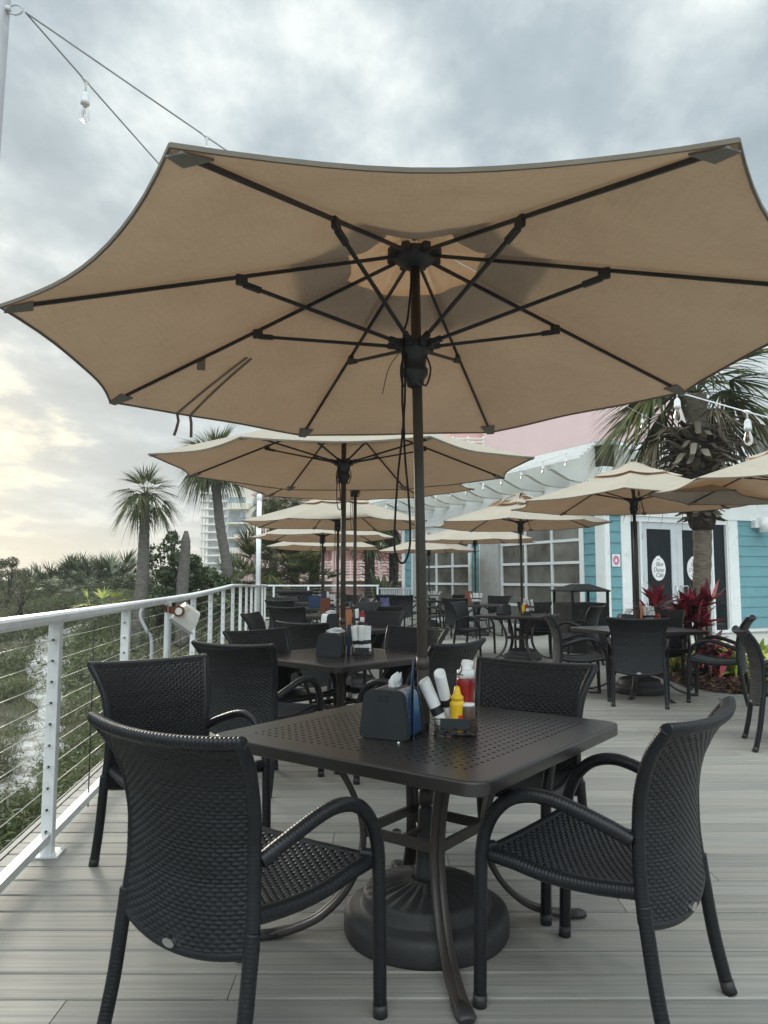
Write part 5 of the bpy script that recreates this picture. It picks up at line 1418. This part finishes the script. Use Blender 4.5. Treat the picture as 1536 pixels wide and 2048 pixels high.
def fan_frond(mb, origin, az, el, plen, flen, nb=26, droop=.35, width=.022, spread=2.2, pr=.011, tipdroop=.45):
    """palmetto leaf: stalk and a folded fan of blades"""
    d = np.array([math.cos(az) * math.cos(el), math.sin(az) * math.cos(el), math.sin(el)])
    o = np.asarray(origin, float); t = np.linspace(0, 1, 7)[:, None]
    P = o + d * plen * t - np.array([0, 0, 1]) * droop * plen * t ** 2
    mb.tube(P, [pr * (1 - .5 * x) for x in t[:, 0]], 5)
    tip = P[-1]; dd = P[-1] - P[-2]; dd /= np.linalg.norm(dd)
    sd = np.cross(dd, [0, 0, 1.]); sd /= np.linalg.norm(sd) + 1e-9; nn = np.cross(sd, dd)
    th = np.linspace(-spread / 2, spread / 2, nb) + rng.normal(0, .02, nb)
    rec = .25 + .2 * np.abs(th) / (spread / 2)
    D = np.cos(th)[:, None] * dd + np.sin(th)[:, None] * sd + nn * (rec * .55)[:, None] * np.abs(np.sin(th))[:, None] - nn * .12
    D += rng.normal(0, .045, D.shape); D /= np.linalg.norm(D, axis=1)[:, None]
    Ls = flen * (1 - .30 * (np.abs(th) / (spread / 2)) ** 2) * rng.uniform(.85, 1.08, nb)
    add_blades(mb, np.repeat(tip[None], nb, 0), D, Ls, width, tipdroop * rng.uniform(.5, 1.5, nb), 5, wprof=[.25, .75, 1., .75, .38, .05])
def crown(o, n, plen, flen, elr=(-.5, 1.25), seed=0, nb=26, width=.024, tipdroop=.16, openface=False):
    r_ = random.Random(seed); mb = MB()
    for k in range(n):
        az = k * 2.39996 + r_.uniform(-.25, .25); f = (k + .5) / n
        el = elr[1] + (elr[0] - elr[1]) * f ** .8 + r_.uniform(-.12, .12)
        if openface and el < .62 and math.sin(az) < -.25: continue
        fan_frond(mb, o, az, el, plen * r_.uniform(.8, 1.12), flen * r_.uniform(.85, 1.1), nb, .18 + .3 * f, width, 2.4, tipdroop=tipdroop * (.5 + 1.2 * f))
    return mb
def boots(c0, c1, r0, r1, n, ln, mbx, seed=2, flare=1.):
    r_ = random.Random(seed); c0 = np.array(c0); c1 = np.array(c1)
    for k in range(n):
        f = (k + r_.random()) / n; az = k * 2.39996 + r_.uniform(-.3, .3); c = c0 + (c1 - c0) * f; rad = r0 + (r1 - r0) * f
        d = np.array([math.cos(az), math.sin(az), 0]); sdv = np.array([-d[1], d[0], 0])
        L_ = ln * r_.uniform(.5, 1.25) * flare; el = r_.uniform(-.5, .9) * (.4 + f * .8)
        P = catmull([c + d * rad * .6, c + d * (rad + L_ * .45) + np.array([0, 0, L_ * .35 * (1 if el > 0 else .4)]), c + d * (rad + L_ * .85) + np.array([0, 0, L_ * el * .6]), c + d * (rad + L_ * 1.1) + np.array([0, 0, L_ * el * .6 - .08 * L_])], 9)
        w = r_.uniform(.032, .055); mbx.sweep(P, [(w, 0), (w * .5, .012), (-w * .5, .012), (-w, 0), (-w * .5, -.010), (w * .5, -.010)], smooth=False, scale=np.linspace(1.25, .55, 9))
def palm(label, base, pts, r0, r1, n, plen, flen, seed, nboot=0, bootz=.6, mat='trunk', elr=(-.5, 1.25), nb=24, width=.026, grp='cabbage palms', ln=.3, flare=1., tipdroop=.16, openface=False):
    o = Vector((base[0], base[1], base[2])); t = thing('palm_tree', label, 'palm tree', o, 0, grp)
    P = catmull([base] + pts, 60); mb = MB(); rad = np.linspace(r0, r1, 60) * (1 + .04 * np.sin(np.arange(60) * 1.7))
    a = np.linspace(0, 2 * PI, 18, endpoint=False); mb.sweep(P, np.stack([np.cos(a), np.sin(a)], -1), up=(1, 0, 0), scale=rad); mb.build('trunk', M[mat], t, o)
    crown(P[-1], n, plen, flen, elr, seed, nb, width, tipdroop, openface).build('crown', M['frond'], t, o)
    if nboot:
        mb = MB(); k = int(60 * (1 - bootz)); boots(P[k], P[-1], r1 * 1.1, r1 * 1.5, nboot, ln, mb, seed, flare); mb.build('dead_leaf_base', M['boot'], t, o)
    return t
def gzf(x, y): return float(gz(np.array(x), np.array(y)))
pa_ = at_y(282, 1160, 20.); pt_ = at_y(291, 985, 20.)
palm('palm with a full round green crown nearest the railing, left of the towers', (pa_.x - .12, 20, gzf(pa_.x, 20)), [(pa_.x + .02, 20, .9), (at_y(288, 1080, 20).x, 20, 2.3), (pt_.x, 20, 3.55)], .205, .11, 30, .46, .70, 3, 16, .06, ln=.12, elr=(-.55, 1.45), nb=28, width=.013, tipdroop=.26)
pb_ = at_y(462, 1180, 24.)
palm('slender leaning palm whose crown is hidden behind the second umbrella', (pb_.x, 24, gzf(pb_.x, 24)), [(at_y(455, 1150, 24).x, 24, 1.5), (at_y(441, 1060, 24).x, 24, 2.9), (at_y(433, 990, 24).x, 24, 4.1), (at_y(428, 915, 24).x, 24, 5.2)], .175, .13, 44, .55, .98, 5, 50, .24, ln=.20, nb=28, width=.018, tipdroop=.26)
# broken trunk
sb = at_y(366, 1190, 20.5); st_ = at_y(371, 1062, 20.5); o = Vector((sb.x, 20.5, gzf(sb.x, 20.5)))
stp = thing('palm_stump', 'tall bare palm trunk with its crown gone, between the two dune palms', 'dead palm', o)
P = catmull([tuple(o), (sb.x - .02, 20.5, 1.0), (st_.x, 20.5, 1.9), (st_.x + .02, 20.5, st_.z)], 40); mb = MB(); a = np.linspace(0, 2 * PI, 16, endpoint=False)
mb.sweep(P, np.stack([np.cos(a), np.sin(a)], -1), up=(1, 0, 0), scale=np.concatenate([np.linspace(.19, .13, 34) * (1 + .05 * np.sin(np.arange(34) * 1.9)), np.linspace(.125, .05, 6)])); mb.build('trunk', M['trunk'], stp, o)
# big sabal palm by the entrance
bx, by = 4.62, 10.9
sp_top = at_y(1392, 790, by)
tR = palm('large cabbage palm with a ruff of dead leaf bases beside the entrance', (bx, by, .02), [(bx - .03, by, 1.0), (at_y(1405, 1080, by).x, by, at_y(1405, 1080, by).z), (at_y(1398, 960, by).x, by, at_y(1398, 960, by).z), (sp_top.x, by, sp_top.z)], .108, .15, 36, .75, 1.12, 8, 0, .5, 'trunk_r', elr=(.0, 1.25), nb=28, width=.021, tipdroop=.36, openface=True)
o = Vector((bx, by, .02)); mb = MB()
cA_ = np.array(at_y(1404, 1045, by)); cB_ = np.array(at_y(1393, 862, by))
boots(cA_, cB_, .16, .30, 210, .16, mb, 5); boots(cA_ + (cB_ - cA_) * .45, cB_, .22, .32, 90, .42, mb, 6, 1.15); mb.build('dead_leaf_base', M['boot'], tR, o)
mb = MB(); mb.sweep(catmull([cA_ - [0, 0, .12], cA_, cA_ + (cB_ - cA_) * .4, cB_], 24), np.stack([np.cos(a), np.sin(a)], -1), up=(1, 0, 0), scale=np.linspace(.13, .30, 24)); mb.build('fibre_mat', M['bark_dark'], tR, o)
mb = MB()
for k in range(7):
    az = k * 2.4; fan_frond(mb, cB_ + [0, 0, .12], az, (rnd.uniform(-.25, .1) if math.sin(az) > -.2 else .5), rnd.uniform(.45, .75), rnd.uniform(.4, .6), 24, .3, .010, 2.0, tipdroop=1.0)
mb.build('dead_frond', M['deadfrond'], tR, o)
# dim palms among the hotel
for k, (px, Y, ztop, r_, lab) in enumerate(((626, 29, 3.5, .30, 'dark shaggy palm trunk left of the pole line, before the pink hotel'), (737, 30, 3.3, .34, 'shaggy palm trunk with upturned leaf bases before the pink hotel'), (785, 31, 3.6, .30, 'dark palm at the end of the restaurant wall'), (545, 34, 4.9, .22, 'far palm behind the white light post'), (590, 36, 5.0, .22, 'far palm showing just over the cream umbrella'))):
    x = (px - 768) / 1500 * Y
    palm(lab, (x, Y, gzf(x, Y)), [(x + .05, Y, ztop * .5), (x, Y, ztop)], .20, .20, 26, .55, .9, 30 + k, 90 if k < 3 else 20, .85 if k < 3 else .2, 'bark_dark', ln=.24, nb=20, width=.03)
# palmettos
def palmetto(label, x, y, z, n, plen, flen, seed, mat='frond_grey', nb=22, width=.02, grp='saw palmettos', elr=(.05, 1.35)):
    o = Vector((x, y, z)); t = thing('palmetto', label, 'palmetto', o, 0, grp)
    r_ = random.Random(seed); mb = MB()
    for k in range(n):
        az = k * 2.39996 + r_.uniform(-.3, .3); el = r_.uniform(*elr)
        fan_frond(mb, (x + r_.uniform(-.25, .25), y + r_.uniform(-.25, .25), z), az, el, plen * r_.uniform(.6, 1.15), flen * r_.uniform(.8, 1.1), nb, .1, width, 2.1, .009, tipdroop=.12)
    mb.build('fronds', M[mat], t, o)
pspots = [(105, 27), (145, 25), (190, 24), (232, 22.5), (255, 25), (165, 29), (60, 29), (210, 28)]
plabs = ['palmetto clump on the dune below the skyline, third from the left', 'broad palmetto clump left of the round-crowned palm', 'grey-green palmetto in the row behind the railing', 'tall fan-leaved palmetto against the foot of the round-crowned palm', 'palmetto half hidden by the round-crowned palm trunk', 'palmetto on the ridge with upright blades', 'leftmost palmetto on the dune', 'palmetto on the ridge behind the grey-green clump']
for k, (px, Y) in enumerate(pspots):
    x = (px - 768) / 1500 * Y; palmetto(plabs[k], x, Y, max(gzf(x, Y) + .3, at_y(px, (1118, 1108, 1112, 1098, 1100, 1122, 1128, 1115)[k], Y).z - 1.15), 20, .78, .76, 50 + k)
for k, (px, Y, lab) in enumerate(((520, 25.5, 'big dark palmetto left of the white light post'), (575, 26.5, 'big dark palmetto right of the white light post'), (610, 27, 'palmetto in front of the pink hotel columns'), (490, 27, 'palmetto by the foot of the leaning palm'))):
    x = (px - 768) / 1500 * Y; palmetto(lab, x, Y, at_y(px, (1040, 1045, 1085, 1090)[k], Y).z - 1.75, 44, 1.05, .95, 70 + k, 'frond', 24, .020, elr=(-.35, 1.35))
for k, (px, py, Y) in enumerate(((198, 1200, 19.5),)):
    q = at_y(px, py, Y); palmetto('small bright yellow-green palmetto on the dune slope', q.x, Y, q.z - .15, 9, .3, .5, 90, 'ginger', 10, .022)
# leafy shrubs
def leafcloud(n, cs, rs, size, seed, flat=.7, up=.3):
    g = np.random.default_rng(seed); cs = np.asarray(cs, float); rs = np.asarray(rs, float)
    i = g.integers(0, len(cs), n); d = g.normal(0, 1, (n, 3)); d /= np.linalg.norm(d, axis=1)[:, None]
    rad = g.uniform(.25, 1., n) ** .45
    P = cs[i] + d * rs[i] * rad[:, None]
    a = g.normal(0, 1, (n, 3)); a /= np.linalg.norm(a, axis=1)[:, None]
    b = np.cross(a, d * .6 + g.normal(0, .5, (n, 3)) + [0, 0, up]); b /= np.linalg.norm(b, axis=1)[:, None] + 1e-9
    s = size * g.uniform(.6, 1.3, n)[:, None]
    return np.stack([P - a * s, P - b * s * flat * .5, P + a * s, P + b * s * flat * .5], 1)
def shrub(label, x, y, z, blobs, n, size, mat, seed, stems=5, name='shrub', grp=None, flat=.8):
    o = Vector((x, y, z)); t = thing(name, label, 'shrub', o, 0, grp)
    cs = [(x + a, y + b, z + c) for a, b, c, _ in blobs]; rs = [(r_, r_, r_ * .8) for *_, r_ in blobs]
    mb = MB(); mb.quads(leafcloud(n, cs, rs, size, seed, flat)); mb.build('foliage', M[mat], t, o)
    mb = MB()
    for k, c in enumerate(cs[:max(stems, 1)] if stems else []):
        mb.tube(catmull([(x + .1 * math.sin(k * 2), y + .1 * math.cos(k * 2), z - .3), (x * .5 + c[0] * .5 + .08, y * .5 + c[1] * .5, z + (c[2] - z) * .55), c], 12), np.linspace(.035, .012, 12), 6)
    if stems: mb.build('stems', M['bark_dark'], t, o)
q = at_y(385, 1130, 21.5)
shrub('glossy broad-leaved shrub around the bare palm trunk', q.x, 21.5, .1, [(-.75, 0, .55, .6), (.0, .1, .75, .7), (.65, 0, .5, .55), (-.3, .2, 1.15, .45), (.35, .1, 1.25, .40), (-.7, 0, 1.3, .3), (.8, .2, 1.0, .35), (-.45, .0, 1.75, .25), (-.05, .2, 1.65, .28)], 4200, .085, 'leaf', 3, 7, flat=1.1)
q = at_y(325, 1080, 22.5)
shrub('thin open-branched shrub with sparse leaves behind the round-crowned palm', q.x, 22.5, .2, [(-.1, 0, 1.9, .35), (.3, 0, 2.1, .32), (-.4, 0, 1.6, .3), (.55, 0, 1.5, .35), (.1, 0, 1.3, .5), (.25, .1, 2.35, .22), (-.2, 0, .7, .6)], 900, .075, 'leaf', 5, 7, flat=1.0)
q = at_y(430, 1165, 26)
shrub('soft yellow-green shrub below the glass tower', q.x, 26, .5, [(-.5, 0, .3, .7), (.3, 0, .45, .7), (.9, .2, .25, .6), (-1.0, 0, .1, .5)], 5000, .06, 'leaf_lime', 8, 3)
for k, (px, py, Y, n, lab) in enumerate(((14, 1140, 24, 2400, 'grey twiggy shrub standing at the left picture edge'), (40, 1160, 26, 2000, 'second grey twiggy shrub from the left picture edge'), (-20, 1170, 22, 2000, 'grey shrub cut by the left picture edge below the skyline'))):
    q = at_y(px, py, Y); shrub(lab, q.x, Y, q.z - .9, [(0, 0, .9, .35), (-.3, 0, .5, .5), (.35, .1, .5, .45), (0, 0, .1, .6), (.15, 0, 1.15, .22), (-.2, 0, 1.1, .2)], n, .05, 'scrub', 40 + k, 5, grp='twiggy dune shrubs', flat=.5)
q = at_y(120, 1150, 36); g_ = np.random.default_rng(5)
shrub('rounded bright green thicket along the dune skyline', q.x, 36, q.z - .6, [(xx, g_.uniform(-.6, .6), .25 + .22 * math.sin(xx * .7) + g_.uniform(-.35, .25), g_.uniform(.25, .55)) for xx in g_.uniform(-6, 4.5, 90)], 26000, .06, 'leaf_lime', 60, 0)
# dark upright shrub by the screen
q = at_y(760, 1160, 26); o = Vector((q.x, 26, 0)); t = thing('cactus_shrub', 'dark upright spiky shrub behind the slatted screen', 'shrub', o); mb = MB()
for k in range(16):
    az = k * 2.4; rr_ = rnd.uniform(.1, .55); h = rnd.uniform(.9, 1.75); P = catmull([(q.x, 26, .2), (q.x + .5 * rr_ * math.cos(az), 26 + .3 * rr_ * math.sin(az), h * .6), (q.x + rr_ * math.cos(az), 26 + .4 * rr_ * math.sin(az), h)], 14)
    mb.tube(P, np.interp(np.linspace(0, 1, 14), [0, .5, .8, 1], [.05, .09, .07, .02]), 6)
mb.build('stems', M['leaf'], t, o)
# red ti plants, gingers
def strap_plant(name, label, cat, x, y, z, n, ln, wd, mat, seed, elr, droop, grp, stalk=0., heads=1):
    o = Vector((x, y, z)); t = thing(name, label, cat, o, 0, grp); g = np.random.default_rng(seed); mb = MB(); st = MB()
    for h in range(heads):
        hx, hy = (x + g.uniform(-.16, .16), y + g.uniform(-.16, .16)) if heads > 1 else (x, y); hz2 = z + stalk * g.uniform(.55, 1.05)
        if stalk: st.tube([(x + (hx - x) * .3, y + (hy - y) * .3, z), (hx, hy, hz2)], .014, 6)
        az = g.uniform(0, 2 * PI, n); el = g.uniform(elr[0], elr[1], n)
        D = np.stack([np.cos(az) * np.cos(el), np.sin(az) * np.cos(el), np.sin(el)], -1)
        add_blades(mb, np.repeat(np.array([[hx, hy, hz2]]), n, 0) + g.normal(0, .02, (n, 3)) - [0, 0, .08 * stalk], D, ln * g.uniform(.65, 1.15, n), wd * g.uniform(.8, 1.2, n), droop * g.uniform(.4, 1.4, n), 6, wprof=[.18, .55, .95, 1., .8, .45, .03])
    mb.build('leaves', M[mat], t, o)
    if stalk: st.build('stem', M['bark_dark'], t, o)
tiz = [(1303, 9.75, .95, 'left red-leaved ti plant behind the chair before the entrance doors'), (1350, 10.1, .85, 'middle red-leaved ti plant before the door handle'), (1402, 9.9, .95, 'right red-leaved ti plant against the palm trunk')]
for k, (px, Y, st_h, lab) in enumerate(tiz):
    x = (px - 768) / 1500 * Y; strap_plant('ti_plant', lab, 'ti plant', x, Y, .05, 18, .41, .038, 'ti', 100 + k, (.15, 1.45), .22, 'red ti plants', st_h, 5)
x = (1425 - 768) / 1500 * 9.9; strap_plant('ti_plant', 'low drooping ti plant with brown lower leaves at the palm foot', 'ti plant', x, 9.9, .05, 26, .5, .035, 'ti', 120, (-.3, .9), .5, 'red ti plants', .45, 3)
gl_ = [(1350, 1340, 'yellow-striped plant behind the chair with the dark back'), (1452, 1330, 'yellow-striped plant in the middle of the mulch bed'), (1475, 1352, 'yellow-striped plant at the front edge of the mulch bed'), (1425, 1318, 'yellow-striped plant nearest the palm trunk'), (1522, 1318, 'yellow-striped plant beside the concrete path')]
for k, (px, py, lab) in enumerate(gl_):
    q = at_z(px, py, .05); strap_plant('shell_ginger', lab, 'yellow plant', q.x, q.y, .05, 56, .52, .034, 'ginger', 130 + k, (.1, 1.35), .55, 'yellow-striped plants', 0)
q = at_z(1195, 1292, .05); strap_plant('grassy_plant', 'low green grassy plant at the left end of the mulch bed', 'plant', q.x, q.y, .05, 60, .35, .012, 'lily', 150, (.3, 1.4), .4, None)
q = at_z(1250, 1296, .05); strap_plant('grassy_plant', 'low green grassy plant under the table beside the mulch bed', 'plant', q.x, q.y, .05, 60, .33, .012, 'lily', 151, (.3, 1.4), .4, None)

# ------------------------------------------------------------------ dune scrub and grass: uncountable ground cover
def scatter(n, x0, x1, y0, y1, pw=1.):
    y = y0 + (y1 - y0) * rng.uniform(0, 1, n) ** pw; x = rng.uniform(0, 1, n) * (x1 - x0) + x0
    x = np.where(x > edge_x(y) - .35, 2 * (edge_x(y) - .35) - x, x)
    return x, y
def inview(x, y): return (x / np.maximum(y, .1) > -.75) & (x < edge_x(y) - .25)
def scrub_mass(name, mat, nclump, per, rng_r, size, x0, x1, y0, y1, keep, pw=1.2, seed=1, flat=.5, hz=.75):
    x, y = scatter(nclump, x0, x1, y0, y1, pw); d = path_d(x, y)
    nz_ = np.sin(x * 1.3 + 1.7 * np.sin(y * .6)) + np.sin(y * .9 + x * .4 + 2)
    k = inview(x, y) & (d > .52 + .3 * np.sin(y * 2.3)) & (nz_ > keep); x, y = x[k], y[k]
    r_ = rng.uniform(rng_r[0], rng_r[1], len(x)); z = gz(x, y)
    cs = np.stack([x, y, z + r_ * .35], -1); rs = np.stack([r_, r_, r_ * hz], -1)
    mb = MB(); mb.quads(leafcloud(per * len(x), cs, rs, size, seed, flat)); tag(mb.build(name, M[mat]), kind='stuff')
scrub_mass('dune_scrub', 'scrub', 5600, 80, (.16, .42), .042, -13, -1.8, 2.5, 17, -1.1, 1.0, 1)
scrub_mass('green_scrub', 'leaf_lime', 4200, 90, (.15, .38), .036, -13, -1.8, 2.5, 17, .1, 1.0, 2)
scrub_mass('far_scrub', 'scrub', 5200, 45, (.3, .6), .075, -28, -2.2, 15, 44, -1.3, 1.0, 3)
scrub_mass('far_green_scrub', 'leaf_lime', 3600, 50, (.3, .55), .065, -28, -2.2, 15, 44, -.2, 1.0, 4)
def grass(name, mat, n, x0, x1, y0, y1, ln, wd, keep, seed, droop=.4):
    x, y = scatter(n, x0, x1, y0, y1, 1.); nz_ = np.sin(x * 1.1 + y * .5) + np.sin(y * 1.4 - x * .7 + 1)
    k = inview(x, y) & (path_d(x, y) > .12) & (nz_ > keep); x, y = x[k], y[k]; n = len(x)
    az = rng.uniform(0, 2 * PI, n); el = rng.uniform(.6, 1.5, n); D = np.stack([np.cos(az) * np.cos(el), np.sin(az) * np.cos(el), np.sin(el)], -1)
    mb = MB(); add_blades(mb, np.stack([x, y, gz(x, y)], -1), D, rng.uniform(ln[0], ln[1], n), wd, droop * rng.uniform(.2, 1.5, n), 3); tag(mb.build(name, M[mat]), kind='stuff')
grass('dune_grass', 'grass', 22000, -9, -1.7, 2.5, 15, (.15, .55), .004, -.6, 5)
grass('dry_twigs', 'twig', 9000, -10, -1.7, 2.5, 16, (.2, .6), .0035, -1.5, 6, .9)
grass('skyline_grass', 'grass', 5000, -26, -5, 26, 42, (.5, 1.1), .010, -.4, 7)

# a few dry leaves blown onto the boards
for k, (px, py, lab) in enumerate(((1186, 1386, 'dry brown leaf on the deck left of the mulch bed'), (1345, 1405, 'curled dry leaf on the deck under the table beside the mulch bed'), (1452, 1402, 'dry leaf on the deck before the yellow plants'), (1030, 1440, 'pale scrap on the deck behind the front table'))):
    q = at_z(px, py, .004); s_ = .035 if k < 3 else .018
    mb = MB(); g_ = np.array([[(s_ * u * 2 , s_ * v * (1 - abs(u) ** 2) , .006 + .012 * u * u + .006 * v) for v in (-1, -.4, .4, 1)] for u in np.linspace(-1, 1, 9)]); mb.grid(g_); mb.grid(g_ - [0, 0, .001])
    o = mb.build('fallen_leaf', M['paper'] if k == 3 else M['mulchbase'] if k % 2 else M['bark_dark']); o.location = q; o.rotation_euler = (0, 0, k * 1.3); tag(o, lab, 'leaf', 'litter on the deck')
# the sea air
hm = bpy.data.materials.new('haze'); hm.use_nodes = True; hn = hm.node_tree; hn.nodes.remove(hn.nodes['Principled BSDF'])
pv = hn.nodes.new('ShaderNodeVolumePrincipled'); pv.inputs['Color'].default_value = (.93, .95, .97, 1); pv.inputs['Density'].default_value = .0011; pv.inputs['Anisotropy'].default_value = .2
hn.links.new(pv.outputs[0], hn.nodes['Material Output'].inputs['Volume'])
mb = MB(); mb.box((0, 135, 16.5), (400, 310, 42)); tag(mb.build('haze', hm), kind='stuff')
